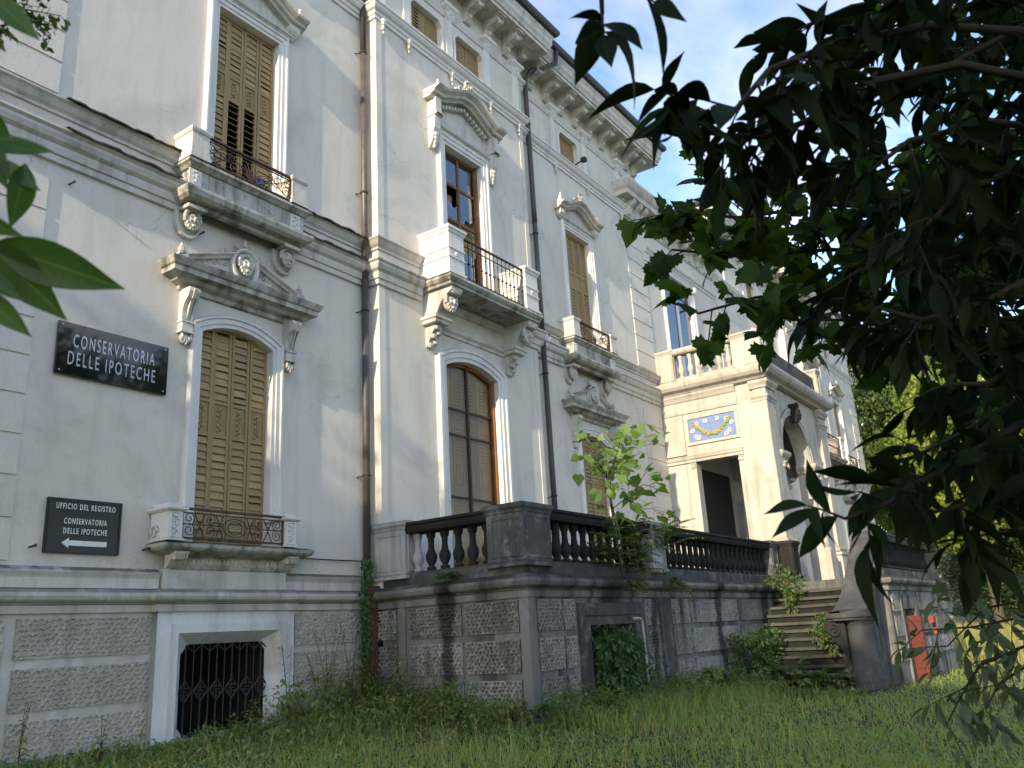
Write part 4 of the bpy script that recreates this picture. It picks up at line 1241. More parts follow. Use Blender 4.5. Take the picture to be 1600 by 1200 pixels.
# iron pegs left in the wall
for x, z, lab in ((4.81, 6.89, 'iron peg high in the wall above the black plaque'), (6.71, 6.89, 'iron peg just above the pediment of the lower left window'), (4.78, 2.31, 'iron peg in the wall left of the arrow sign'), (6.16, 2.34, 'iron peg between the arrow sign and the lower balcony'), (8.22, 6.92, 'iron peg under the right carved mask of the upper balcony')):
    k = MB(); k.tube([(x, .02, z), (x + .02, -.10, z + .01)], .012, 6); k.ball((x + .02, -.105, z + .012), .02, 6, 4)
    tag(part('iron_peg', k, DARKIRON, None), lab, 'peg', 'iron pegs in the villa wall')
k = MB(); k.tube([(8.60, -.05, 2.33), (9.3, -.05, 2.325), (10.06, -.06, 2.33)], .011, 6); k.ball((8.60, -.05, 2.33), (.03, .025, .02), 6, 4); k.ball((8.72, -.05, 2.33), (.02, .02, .02), 6, 4); k.tube([(10.06, -.06, 2.33), (10.06, .02, 2.33)], .011, 5); k.tube([(8.60, -.05, 2.33), (8.60, .02, 2.33)], .011, 5)
tag(part('tie_rod', k, DARKIRON, None), 'thin iron rod running from the lower balcony to the downpipe', 'rod')

# far half of the house, mirrored about the porch
MIR = MX
villa2 = thing('villa_wing', 'sunlit far wing of the villa beyond the entrance porch', 'building', (37, 6, 0))
main_block(villa2, False)
MIR = None

# ---------------------------------------------------------------- downpipes
def downpipe(name, label, pts, joints, boot=None):
    t = thing(name, label, 'downpipe', (pts[-1][0], pts[-1][1], pts[-1][2]), 'downpipes on the front of the villa')
    k = MB(); k.tube(pts[:joints[0]], .062, 12); part('upper_pipe', k, PIPEDK, t, smooth=True)
    k = MB(); k.tube(pts[joints[0] - 1:joints[1]], .058, 12); part('copper_pipe', k, PIPE, t, smooth=True)
    k = MB(); k.tube(pts[joints[1] - 1:], .062, 12); part('lower_pipe', k, PIPEDK, t, smooth=True)
    for x, y, z in joints[2]:
        k = MB(); k.lathe([(.07, 0), (.075, .01), (.075, .03), (.07, .04)], x, y, z, 12); k.tube([(x, y, z + .02), (x - .16, .06 + y * .3, z - .03)], .010, 5)
        part('pipe_bracket', k, DARKIRON, t)
    if boot:
        k = MB(); k.box(boot[0] - .09, boot[0] + .09, boot[1] - .10, boot[1] + .06, boot[2], boot[3]); k.box(boot[0] - .12, boot[0] + .12, boot[1] - .13, boot[1] + .06, boot[3] - .12, boot[3]); k.box(boot[0] - .11, boot[0] + .11, boot[1] - .12, boot[1] + .06, boot[3] - .34, boot[3] - .28)
        part('cast_iron_boot', k, RUSTPIPE, t)
    return t


px, py = 10.0, -.10
downpipe('downpipe', 'brown downpipe in the corner left of the projecting bay', [(px, py - .62, 15.4), (px, py - .55, 15.2), (px, py, 14.5), (px, py, 11.95), (px, py, 9), (px, py, 7.2), (px, py, 1.9)], (4, 6, [(px, py, z) for z in (11.9, 8.9, 6.6, 3.7)]), (10.02, -.11, -.4, 1.93))
px, py = 15.70, -.12
downpipe('downpipe', 'brown downpipe with a bent neck right of the projecting bay', [(px + .62, -.74, 15.42), (px + .60, -.72, 15.05), (px + .08, -.24, 14.75), (px, py, 14.45), (px, py, 11.0), (px, py, 10.5), (px, py, 7.5), (px, py, 1.9)], (6, 7, [(px, py, z) for z in (13.2, 10.2, 6.7, 3.9)]))

# ---------------------------------------------------------------- signs
def text_mesh(body, h, wid, depth, mat, bold=.0, spacing=1.0):
    cu = bpy.data.curves.new('t', 'FONT')
    cu.body = body; cu.extrude = depth; cu.offset = bold; cu.resolution_u = 3; cu.space_character = spacing
    ob = bpy.data.objects.new('t', cu); C.objects.link(ob)
    dg = bpy.context.evaluated_depsgraph_get(); dg.update()
    me = bpy.data.meshes.new_from_object(ob.evaluated_get(dg))
    bpy.data.objects.remove(ob)
    me.name = 'lettering'; me.materials.clear(); me.materials.append(mat)
    co = np.empty(len(me.vertices) * 3, np.float32); me.vertices.foreach_get('co', co); co = co.reshape(-1, 3)
    x0, x1 = co[:, 0].min(), co[:, 0].max(); z0, z1 = co[:, 1].min(), co[:, 1].max()
    nc = np.stack([(co[:, 0] - x0) / (x1 - x0) * wid, -(co[:, 2]), (co[:, 1] - z0) / (z1 - z0) * h], -1)
    me.vertices.foreach_set('co', nc.astype(np.float32).ravel()); me.update()
    return me


t = thing('black_plaque', 'polished black stone plaque reading CONSERVATORIA DELLE IPOTECHE in worn steel letters', 'sign', (4.84, -.03, 4.375))
k = MB(); k.box(4.84, 6.32, -.055, -.02, 4.375, 5.04); part('stone_slab', k, SIGNBLK, t)
part('lettering', text_mesh('CONSERVATORIA', .175, 1.09, .006, LETTER, .008, 1.35), None, t, (5.03, -.056, 4.735))
part('lettering', text_mesh('DELLE IPOTECHE', .175, 1.16, .006, LETTER, .008, 1.35), None, t, (4.98, -.056, 4.505))
for x, z in ((4.89, 4.42), (6.27, 4.42), (4.89, 5.0), (6.27, 5.0)):
    k = MB(); k.ball((x, -.057, z), (.013, .008, .013), 8, 4); part('fixing_screw', k, LETTER, t)
for x in (5.0, 6.15):
    k = MB(); k.box(x - .03, x + .03, -.02, .01, 4.5, 4.9); part('wall_cleat', k, DARKIRON, t)

t = thing('arrow_sign', 'dark enamel sign reading UFFICIO DEL REGISTRO with white arrow pointing left', 'sign', (4.925, -.03, 2.256))
k = MB(); k.box(4.925, 5.83, -.045, -.0, 2.256, 2.89)
k.sweep_xz([(4.935, 2.266), (4.935, 2.88), (5.82, 2.88), (5.82, 2.266)], [(0, 0), (0, .012), (-.018, .012), (-.018, 0)], -.045, True)
part('sign_panel', k, SIGNPNT, t)
part('lettering', text_mesh('UFFICIO DEL REGISTRO', .068, .72, .002, WHITEP, .012, 1.3), None, t, (5.02, -.047, 2.765))
part('lettering', text_mesh('CONSERVATORIA', .068, .52, .002, WHITEP, .012, 1.3), None, t, (5.125, -.047, 2.595))
part('lettering', text_mesh('DELLE IPOTECHE', .068, .53, .002, WHITEP, .012, 1.3), None, t, (5.125, -.047, 2.48))
k = MB(); k.prism([(5.115, 2.375), (5.20, 2.435), (5.20, 2.405), (5.66, 2.405), (5.66, 2.345), (5.20, 2.345), (5.20, 2.315)], 'y', -.049, -.046); part('arrow', k, WHITEP, t)
k = MB(); k.box(5.0, 5.75, 0, .01, 2.5, 2.8); part('back_plate', k, DARKIRON, t)

t = thing('notice_plate', 'small white notice with a red mark beside the downpipe', 'sign', (15.95, -.01, 7.6))
k = MB(); k.box(15.90, 16.20, -.03, .0, 7.60, 7.86); part('plate', k, WHITEP, t)
k = MB(); k.box(16.08, 16.16, -.034, -.03, 7.74, 7.82); part('red_mark', k, REDP, t)
k = MB()
for i in range(3): k.box(15.93, 16.05, -.034, -.03, 7.66 + .05 * i, 7.68 + .05 * i)
part('print_lines', k, GREYP, t)
k = MB(); k.tube([(17.95, .10, 13.06), (18.05, -.30, 13.22)], .022, 8); k.box(18.0, 18.12, -.40, -.26, 13.17, 13.28)
tag(part('lamp_arm', k, DARKIRON, None), 'short dark metal lamp arm at the foot of an attic window', 'lamp arm')
k = MB(); k.lathe([(.09, 0), (.11, .16), (.12, .17), (.115, .18)], 7.52, -.28, 7.82, 12)
tag(part('blue_pot', k, BLUEPL, None), 'small blue pot on the balcony floor behind the iron railing', 'pot')

# ---------------------------------------------------------------- terrace
TX, TY = 10.15, -3.05
terr = thing('terrace', 'blackened stone terrace with rough blocks and a balustrade before the villa', 'terrace', (14, -1.5, 0))
TXR = 21.35
k = MB()
wall_mesh(k, TX, TXR, -.7, 1.6, TY, TY + .3, [(11.78, 13.30, -.5, 1.15)])
k.add([(TX, TY, -.7), (TX, .0, -.7), (TX, .0, 1.6), (TX, TY, 1.6)], [(0, 1, 2, 3)])
part('wall', k, MIDST, terr)
k = MB(); k.box(TX, 27.6, TY, -.2, 1.70, 1.895); part('floor_slab', k, STEPST, terr)
TPLM = [(0, 1.56), (.05, 1.565), (.05, 1.66), (.03, 1.675), (.03, 1.69), (.08, 1.70), (.125, 1.73), (.145, 1.78), (.13, 1.83), (.09, 1.87), (.02, 1.89), (0, 1.895)]
k = MB(); k.sweep([(TX, .0), (TX, TY), (TXR, TY)], TPLM); part('plinth_moulding', k, MIDST, terr)
k = MB(); k.sweep([(TX + .03, .0), (TX + .03, TY + .03), (20.6, TY + .03), (20.6, TY + .4)], [(-.34, 1.895), (0, 1.897), (0, 2.06), (-.02, 2.09), (-.34, 2.095)]); part('balustrade_base', k, DARKST, terr)
for i, (z0, z1) in enumerate(ROWS):
    block(terr, -.58, -.08, z0, z1, TX, DARKRG, .0095, i + 31, 'y')
    block(terr, -1.88, -.86, z0, z1, TX, DARKRG, .0095, i + 34, 'y')
    block(terr, -2.90, -1.95, z0, z1, TX, DARKRG, .0095, i + 37, 'y')
    block(terr, 10.36, 11.0, z0, z1, TY, DARKRG, .0095, i + 41)
    block(terr, 11.04, 11.36, z0, z1, TY, DARKRG, .0095, i + 44)
    block(terr, 13.66, 14.16, z0, z1, TY, DARKRG, .011, i + 47)
    block(terr, 14.72, 15.5, z0, z1, TY, DARKRG, .013, i + 51)
    block(terr, 15.56, 18.0, z0, z1, TY, DARKRG, .017, i + 54)
    block(terr, 18.06, 20.9, z0, z1, TY, DARKRG, .017, i + 57)
k = MB(); k.box(TX - .03, TX + .01, -.78, -.62, -.5, 1.57); part('pilaster_strip', k, MIDST, terr)
k = MB(); k.box(TX - .032, TX + .16, TY - .032, TY + .12, -.5, 1.568); part('corner_strip', k, MIDST, terr)
k = MB(); k.box(14.22, 14.64, TY - .05, TY + .01, -.5, 1.57); k.sweep([(14.22, TY), (14.22, TY - .05), (14.64, TY - .05), (14.64, TY)], [(0, -.5), (.04, -.49), (.04, .0), (0, .05)]); part('pilaster_strip', k, DARKST, terr)
k = MB(); k.sweep_xz([(11.78, -.6), (11.78, 1.15), (13.30, 1.15), (13.30, -.6)], [(-.006, -.28), (-.006, .03), (.12, .03), (.14, .05), (.32, .05), (.33, 0)], TY); part('cellar_door_surround', k, DARKST, terr)
k = MB(); k.box(11.8, 13.3, TY + .9, TY + 1.0, -.6, 1.3); part('cellar_back', k, DARKIN, terr)


def balustrade_pier(x0, x1, y0, y1, mat, z0=2.0, z1=2.90):
    m = MB(); pier(m, x0, x1, y0, y1, z0, z1)
    # sunk panel frames on the left face too
    a, b = y0 + .09, y1 - .09
    if b - a > .08:
        for (ya, yb, za, zb) in ((a, b, z0 + .14, z0 + .165), (a, b, z1 - .225, z1 - .20), (a, a + .025, z0 + .165, z1 - .225), (b - .025, b, z0 + .165, z1 - .225)):
            m.box(x0 - .012, x0 + .01, ya, yb, za, zb)
    return part('balustrade_pier', m, mat, terr)


balustrade_pier(TX - .02, TX + .34, -.80, -.10, PALEST)
balustrade_pier(TX - .03, TX + .68, TY - .03, -2.42, PIERST)
balustrade_pier(14.18, 14.72, TY - .03, TY + .36, PALEST)
balustrade_pier(20.55, 21.05, TY - .03, TY + .40, PIERST)
balustrade_pier(21.12, 21.62, TY - .36, TY + .06, BLACKST)
bl = MB(); bl.lathe(BAL_PROF, 0, 0, 0, 14)
bme = bl.mesh('baluster', BLACKST, True)
bme_p = bl.mesh('baluster', PALEST, True)
RAIL = [(-.30, 2.69), (.0, 2.69), (.03, 2.70), (.05, 2.75), (.05, 2.80), (.08, 2.82), (.08, 2.86), (-.30, 2.875)]
for p in ([(TX + .03, -.79), (TX + .03, -2.44)], [(TX + .60, TY + .03), (14.20, TY + .03)], [(14.70, TY + .03), (20.58, TY + .03)]):
    k = MB(); k.sweep(p, RAIL); part('handrail', k, BLACKST, terr)
for i in range(6):
    part('baluster', bme if i else bme_p, None, terr, (TX + .17, -.90 - .275 * i, 2.095))
n = 12
for i in range(n): part('baluster', bme, None, terr, (10.98 + (14.04 - 10.98) * i / (n - 1), TY + .17, 2.095))
n = 21
for i in range(n): part('baluster', bme, None, terr, (14.9 + (20.42 - 14.9) * i / (n - 1), TY + .17, 2.095))
# bent pale pipe beside the cellar door
k = MB(); k.tube([(13.05, TY - .12, 1.22), (13.28, TY - .12, 1.21), (13.34, TY - .12, 1.15), (13.36, TY - .12, .6), (13.37, TY - .12, -.3)], .022, 8)
tag(part('conduit', k, PVC, None), 'pale bent pipe running down beside the cellar door', 'pipe')

# ---------------------------------------------------------------- porch
porch = thing('entrance_porch', 'sunlit stucco entrance porch with arched front and balustraded roof terrace', 'porch', (24.7, -1.5, 1.9))
PX0, PX1, PY = 22.0, 27.4, -3.0
k = MB()
# side wall seen from the left: opening between y -.71 and -2.2
def side_wall(m, x, t):
    for y0, y1, z0, z1 in ((-.70, .0, 1.9, 7.3), (PY, -2.2, 1.9, 7.3), (-2.2, -.70, 5.38, 7.3)):
        m.box(x, x + t, y0, y1, z0, z1)
side_wall(k, PX0, .42); part('side_wall', k, WARMST, porch)
k = MB(); side_wall(k, PX1 - .42, .42); part('side_wall', k, WARMST, porch)
k = MB()
AC, AR = 24.25, 1.24
for x0, x1 in ((PX0 + .42, AC - AR), (AC + AR, PX1 - .42)): k.box(x0, x1, PY + .03, PY + .45, 1.9, 5.42)
p = arch_pts(AC, AR, 5.42, 5.42 + AR * .999, 20)
for i in range(20):
    (xa, za), (xb, zb) = p[i], p[i + 1]
    k.prism([(xa, za), (xb, zb), (xb, 7.3), (xa, 7.3)], 'y', PY + .03, PY + .45)
for x0, x1 in ((PX0 + .42, AC - AR), (AC + AR, PX1 - .42)): k.box(x0, x1, PY + .03, PY + .45, 5.42, 7.3)
part('front_wall', k, WARMST, porch)
k = MB(); k.sweep_xz([(AC - AR, 5.42)] + p[1:-1] + [(AC + AR, 5.42)], [(0, -.02), (0, .03), (.10, .03), (.11, .05), (.20, .05), (.21, 0)], PY + .03); part('archivolt', k, WARMST, porch)
k = MB(); k.prism([(AC - .10, 6.46), (AC + .10, 6.46), (AC + .17, 6.98), (AC - .17, 6.98)], 'y', PY - .16, PY + .05); k.tube(scroll(AC, 6.9, .13, 1.3, 0, PY - .17, 1), .03, 6); mask_head(k, (AC, PY - .16, 6.66), .24); part('keystone', k, BLACKST, porch)
for x0, x1 in ((PX0 - .0, PX0 + .62), (PX1 - .62, PX1)):
    k = MB(); k.box(x0 - .03, x1 + .03, PY - .06, PY + .35, 1.9, 6.85)
    lp = [(x0 - .03, PY + .36), (x0 - .03, PY - .06), (x1 + .03, PY - .06), (x1 + .03, PY + .36)]
    k.sweep(lp, [(0, 6.70), (.02, 6.72), (.02, 6.76), (.06, 6.82), (.06, 6.86), (0, 6.88)]); k.sweep(lp, [(0, 7.05), (.04, 7.06), (.06, 7.12), (.11, 7.2), (.11, 7.28), (0, 7.30)]); k.box(x0 - .03, x1 + .03, PY - .06, PY + .3, 6.85, 7.3)
    k.sweep(lp, [(0, 1.9), (.07, 1.91), (.07, 2.75), (.05, 2.80), (.09, 2.83), (.09, 2.9), (.03, 2.95), (.05, 3.0), (.0, 3.1)])
    part('corner_pilaster', k, WARMST, porch)
for x0, x1 in ((AC - AR - .45, AC - AR + .02), (AC + AR - .02, AC + AR + .55)):
    k = MB()
    lp = [(x0, PY + .45), (x0, PY - .02), (x1, PY - .02), (x1, PY + .45)]
    k.box(x0, x1, PY - .02, PY + .45, 5.15, 5.42)
    k.sweep(lp, [(0, 5.15), (.03, 5.16), (.04, 5.22), (.09, 5.28), (.12, 5.34), (.12, 5.41), (0, 5.43)])
    part('impost', k, WARMST, porch)
    c = MB(); xc = (x0 + x1) / 2
    c.lathe([(.24, 0), (.24, .10), (.20, .12), (.22, .17), (.18, .22), (.185, 1.0), (.15, 1.95), (.17, 1.97), (.17, 2.02), (.15, 2.05), (.17, 2.15), (.22, 2.2), (.22, 2.25)], xc, PY + .12, 2.9, 14)
    for q in (-1, 1): c.tube(scroll(xc + q * .17, 5.02, .07, 1.3, PI / 2, PY - .07, q), .03, 6)
    c.box(xc - .28, xc + .28, PY - .14, PY + .4, 1.9, 2.9)
    part('column', c, WARMST, porch, smooth=False)
# side entablature, panel and cornice
k = MB(); k.sweep([(PX0, -.02), (PX0, -2.24)], [(0, 5.36), (.05, 5.37), (.05, 5.44), (.08, 5.46), (.10, 5.53), (.0, 5.56)])
k.sweep([(PX0, -.02), (PX0, -2.24)], [(0, 6.75), (.03, 6.76), (.05, 6.84), (.05, 6.95), (.03, 6.96), (.03, 7.10), (.06, 7.12), (.10, 7.2), (.14, 7.26), (.14, 7.3), (0, 7.31)])
k.box(PX0 - .05, PX0 + .02, -.62, -.02, 5.6, 6.74)
part('side_entablature', k, WARMST, porch)
k = MB(); k.sweep([(PX0, .0), (PX0, PY), (PX1, PY), (PX1, .0)], [(0, 7.29), (.12, 7.31), (.16, 7.36), (.28, 7.42), (.34, 7.50), (.36, 7.58), (.36, 7.64), (.2, 7.67), (-.4, 7.70)])
k.add([(PX0, .0, 7.69), (PX0, PY, 7.69), (PX1, PY, 7.69), (PX1, .0, 7.69)], [(0, 1, 2, 3)])
part('cornice', k, WARMST, porch)
# blue ceramic panel with a garland, on the left side
k = MB(); k.box(PX0 - .02, PX0 + .01, -2.12, -.77, 5.93, 6.57)
pan = part('ceramic_panel', k, TILEBLUE, porch)
k = MB()
for (ya, yb, za, zb) in ((-2.21, -.68, 5.84, 5.92), (-2.21, -.68, 6.58, 6.66), (-2.21, -2.13, 5.92, 6.58), (-.76, -.68, 5.92, 6.58)): k.box(PX0 - .045, PX0 + .01, ya, yb, za, zb)
part('panel_frame', k, WARMST, pan)
for nm, mt, sd in (('garland_leaves', TILEGRN, 1), ('garland_fruit', TILEYEL, 2)):
    k = MB(); r = random.Random(sd)
    for i in range(46 if sd == 1 else 22):
        u = r.uniform(-1, 1)
        y = -1.445 + u * .55; z = 6.08 + .40 * u * u + r.uniform(-.055, .055) * (1.2 - abs(u))
        k.ball((PX0 - .03, y, z), (.035, r.uniform(.035, .065), r.uniform(.028, .05)), 6, 4)
    part(nm, k, mt, pan, kind='stuff')
k = MB(); r = random.Random(5)
for y0, z0 in ((-1.95, 6.1), (-.95, 6.05), (-1.0, 6.42), (-1.25, 6.45), (-1.62, 6.46), (-1.9, 6.42), (-2.02, 6.28), (-.88, 6.25), (-1.05, 6.0), (-1.85, 6.0)):
    k.tube([(PX0 - .03, p[0], p[2]) for p in scroll(y0, z0, .07, 1.2, r.uniform(0, 6), 0, r.choice((-1, 1)))], .016, 5)
part('white_scrolls', k, TILEWHT, pan)
k = MB(); k.box(PX0 + .42, PX1 - .42, PY + .46, -.02, 7.0, 7.06); part('ceiling', k, DARKIN, porch)  # coloured near-black to put the porch's inner shade into the ceiling
# roof terrace balustrade
for (x0, x1, y0, y1) in ((PX0 - .10, PX0 + .25, -.55, -.02), (PX0 - .10, PX0 + .25, -3.10, -2.30), (PX1 - .3, PX1 + .1, -3.1, -2.7), (PX0 + .25, PX0 + .5, -3.1, -2.85)):
    k = MB(); pier(k, x0, x1, y0, y1, 7.69, 8.70); part('balustrade_pier', k, WARMST, porch)
k = MB(); k.sweep([(PX0 - .08, -.5), (PX0 - .08, -2.32)], [(-.3, 8.52), (0, 8.52), (.03, 8.55), (.05, 8.60), (.05, 8.68), (-.3, 8.70)]); k.sweep([(PX0 - .06, -.5), (PX0 - .06, -2.32)], [(-.3, 7.69), (0, 7.692), (0, 7.82), (-.3, 7.84)])
part('handrail', k, WARMST, porch)
pb = MB(); pb.lathe([(r_, z_ * 1.15) for r_, z_ in BAL_PROF], 0, 0, 0, 12); pbm = pb.mesh('baluster', WARMST, True)
for i in range(6): part('baluster', pbm, None, porch, (PX0 + .06, -.72 - .285 * i, 7.83))
k = MB(); k.box(PX0 + .5, PX1 - .3, -3.0, -2.9, 7.69, 8.4); part('parapet', k, DARKST, porch)
# deep interior: half columns, black doorway widened into a dark sheet painted for shade
k = MB(); k.box(22.5, 26.9, -.35, -.30, 1.9, 5.4)
for x in (22.9, 24.1, 25.3, 26.4): k.box(x - .22, x + .22, -.5, -.30, 1.9, 4.6); k.box(x - .27, x + .27, -.54, -.3, 4.6, 4.75)
part('inner_wall', k, WARMST, porch)
k = MB(); k.box(22.05, 22.6, -.34, -.1, 1.9, 5.4); k.box(22.6, 25.15, -.56, -.545, 1.9, 5.35); part('door_shade_sheet', k, DARKIN, porch)
# jambs of the side opening
for y0, y1 in ((-.86, -.70), (-2.2, -2.08)):
    k = MB(); k.box(PX0 - .02, PX0 + .3, y0, y1, 1.9, 5.36); k.ball((PX0, (y0 + y1) / 2, 5.26), (.08, .09, .09), 8, 5); part('jamb', k, WARMST, porch)
# landing in front of the porch with red cellar door
k = MB(); wall_mesh(k, 20.75, 27.9, -.8, 1.6, -5.5, -5.2, [(22.0, 23.2, -.8, 1.15)]); k.box(20.75, 27.9, -5.5, -3.0, 1.70, 1.89)
k.add([(20.75, -5.5, -.8), (20.75, -3.0, -.8), (20.75, -3.0, 1.6), (20.75, -5.5, 1.6)], [(0, 1, 2, 3)])
landing = part('landing', k, MIDST, porch)
k = MB(); k.sweep([(20.75, -5.0), (20.75, -5.5), (27.9, -5.5), (27.9, -3)], TPLM); part('plinth_moulding', k, MIDST, porch)
k = MB(); k.sweep([(20.8, -5.47), (27.7, -5.47)], [(-.34, 1.895), (0, 1.897), (0, 2.06), (-.34, 2.09)]); k.sweep([(20.8, -5.47), (27.7, -5.47)], RAIL); part('handrail', k, DARKST, porch)
for i in range(20): part('baluster', bme, None, porch, (21.2 + .28 * i, -5.33, 2.09))
k = MB(); k.sweep_xz([(22.0, -.8), (22.0, 1.15), (23.2, 1.15), (23.2, -.8)], [(-.006, -.25), (-.006, .03), (.3, .05), (.31, 0)], -5.5); part('cellar_door_surround', k, MIDST, porch)
k = MB(); k.prism([(22.03, -5.36), (22.60, -5.72), (22.62, -5.69), (22.05, -5.33)], 'z', -.55, .98)
for z in (-.2, .35, .85): k.prism([(22.03, -5.375), (22.60, -5.735), (22.60, -5.72), (22.03, -5.36)], 'z', z, z + .09)
k.prism([(22.78, -5.42), (23.16, -5.36), (23.16, -5.32), (22.78, -5.38)], 'z', -.55, 1.0)
part('red_door', k, REDDOOR, porch)
k = MB(); k.box(24.2, 24.5, -5.72, -5.6, .78, .93); k.box(24.49, 24.53, -5.7, -5.62, .5, .95)
tag(part('red_box', k, REDDOOR, None), 'small red box leaning by the far cellar door', 'box')
for z0, z1 in ROWS:
    block(porch, 20.95, 21.6, z0, z1, -5.5, DARKRG, .02, 73)
    block(porch, 23.7, 25.6, z0, z1, -5.5, DARKRG, .024, 71); block(porch, 25.7, 27.7, z0, z1, -5.5, DARKRG, .024, 72)

# ---------------------------------------------------------------- staircase with scrolled side wall and newel
st = thing('garden_staircase', 'overgrown flight of worn stone steps with a curved side wall rising to the terrace', 'staircase', (19.5, -4.2, -.3))
NST = 13
for i in range(NST):
    z = 1.86 - .17 * (i + 1)
    x = 20.72 - .25 * i
    rr = random.Random(i); dx, dz, tl = rr.uniform(-.015, .015), rr.uniform(-.010, .010), rr.uniform(-.012, .012)
    k = MB()
    x1 = x - .25 - .06 + dx
    n = 9; top_, bot_ = [], []
    for q in range(n + 1):
        y = -5.12 + (TY + 5.12) * q / n
        e = rr.uniform(0, .018)
        zz = z + dz + tl * (q / n - .5) - .008 * math.sin(PI * q / n)
        top_ += [(x, y, zz), (x1 + e + .012, y, zz), (x1 + e, y, zz - .018), (x1 + e, y, zz - .062), (x1 + .03, y, zz - .066), (x, y, zz - .066)]
    k.add(top_, [(6 * q + a, 6 * q + a + 1, 6 * q + 6 + a + 1, 6 * q + 6 + a) for q in range(n) for a in range(5)] + [(0, 1, 2, 3, 4, 5)])
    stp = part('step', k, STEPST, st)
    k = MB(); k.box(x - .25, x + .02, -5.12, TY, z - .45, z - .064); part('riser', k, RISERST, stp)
# side wall profile (x, z) running down to the newel
top = []
for i in range(21):
    u = i / 20
    x = 20.74 - 2.75 * u
    z = 2.78 - 1.72 * (3 * u ** 2 - 2 * u ** 3) ** .8
    top.append((x, z))
k = MB(); prof = top + [(18.0, -.6), (20.74, -.6)]
k.prism(prof, 'y', -5.30, -5.08)
part('side_wall', k, DARKST, st)
k = MB()
vs = []
for i, (x, z) in enumerate(top):
    w = .10 * (i / 20) ** 2
    vs += [(x, -5.52 - w, z), (x, -5.02 + w, z), (x, -5.02 + w, z + .09), (x, -5.27, z + .115), (x, -5.52 - w, z + .09)]
k.add(vs, [(5 * i + a, 5 * i + 5 + a, 5 * i + 5 + (a + 1) % 5, 5 * i + (a + 1) % 5) for i in range(20) for a in range(5)] + [(0, 1, 2, 3, 4)])
cap = [(18.06, -4.92), (17.80, -4.90), (17.60, -4.96), (17.47, -5.12), (17.43, -5.35), (17.46, -5.58), (17.58, -5.76), (17.78, -5.84), (17.98, -5.80), (18.10, -5.66)]
k.prism(cap, 'z', 1.03, 1.12); k.prism([(17.80 + (x - 17.80) * .9, -5.35 + (y + 5.35) * .9) for x, y in cap], 'z', .98, 1.031)
k.prism([(17.82 + .27 * math.cos(t), -5.46 + .27 * math.sin(t)) for t in [2 * PI * q / 18 for q in range(18)]], 'z', 1.12, 1.16)
part('coping', k, COPING, st)
k = MB(); k.lathe([(.335, -.8), (.335, -.36), (.325, -.34), (.32, -.31), (.345, -.29), (.345, -.12), (.325, -.08), (.30, -.05), (.28, .02), (.265, .12), (.25, .35), (.235, .62), (.23, .80), (.24, .87), (.27, .93), (.31, .975)], 17.84, -5.52, 0, 26)
part('newel', k, COPING, st, smooth=False)
k = MB()
k.prism([(-5.08, .98), (-4.94, .98), (-4.93, .86), (-4.98, .72), (-5.08, .58), (-5.2, .45), (-5.3, .2), (-5.3, .98)], 'x', 17.62, 18.0)
k.tube([(17.60, p[0], p[2]) for p in scroll(-5.08, .80, .13, 1.5, PI / 2, 0, 1)], .035, 6, .02)
part('newel_bracket', k, BLACKST, st)

exec_veg = True
# ---------------------------------------------------------------- ground
def gz(x, y):
    z = -.03 - .050 * max(0, -y - .4)
    z -= .012 * max(0, x - 9)
    return max(z, -.62 if y < 40 else -.62)


def gz_np(x, y):
    z = -.03 - .050 * np.maximum(0, -y - .4) - .012 * np.maximum(0, x - 9)
    return np.maximum(z, -.62)


xs = np.concatenate([[-400, -150, -60, -25], np.arange(-10, 45, 1.0), [50, 60, 80, 110, 160, 260, 500]])
ys = np.concatenate([[-400, -150, -70, -35], np.arange(-20, 2, 1.0), [4, 8, 15, 30, 60, 150, 400]])
X, Y = np.meshgrid(xs, ys)
Z = gz_np(X, Y)
idx = np.arange(X.size).reshape(X.shape)
q = np.stack([idx[:-1, :-1], idx[:-1, 1:], idx[1:, 1:], idx[1:, :-1]], -1).reshape(-1, 4)
gme = np_mesh('ground', np.stack([X, Y, Z], -1), q.ravel(), np.full(len(q), 4), SOIL, True)
g = part('ground', gme, None, None); g['kind'] = 'structure'

# ---------------------------------------------------------------- plants
def leaf_shape(L, Wd, n=6, fold=.25, droop=.35, tip=1.0, widest=.45, wave=0.0):
    """leaf blade along +Y, folded at the midrib and drooping; returns verts, quads"""
    v = []; f = []
    for i in range(n + 1):
        t = i / n
        if t <= widest: w = math.sin(PI / 2 * t / widest) ** .8
        else: w = math.cos(PI / 2 * (t - widest) / (1 - widest)) ** tip
        w = max(w, .02) * Wd / 2
        z = -droop * L * t * t
        wv = wave * Wd * math.sin(t * 9)
        v += [(-w, L * t, z + w * fold + wv), (0, L * t, z), (w, L * t, z + w * fold - wv)]
        if i:
            a = 3 * i
            f += [(a - 3, a - 2, a + 1, a), (a - 2, a - 1, a + 2, a + 1)]
    return np.array(v), f


def maple_shape(L):
    pts = [(0, 0), (.12, .02), (.30, -.10), (.33, .03), (.46, .02), (.44, .14), (.58, .26), (.47, .32), (.48, .42), (.31, .42), (.30, .56), (.24, .66), (.13, .80), (0, 1.0)]
    o = pts + [(-x, y) for x, y in pts[-2:0:-1]]
    v = [(0, .30 * L, 0)] + [(x * L, y * L, -.10 * L * (x * x + (y - .3) ** 2) * 3) for x, y in o]
    n = len(o)
    return np.array(v), [(0, 1 + i, 1 + (i + 1) % n) for i in range(n)]


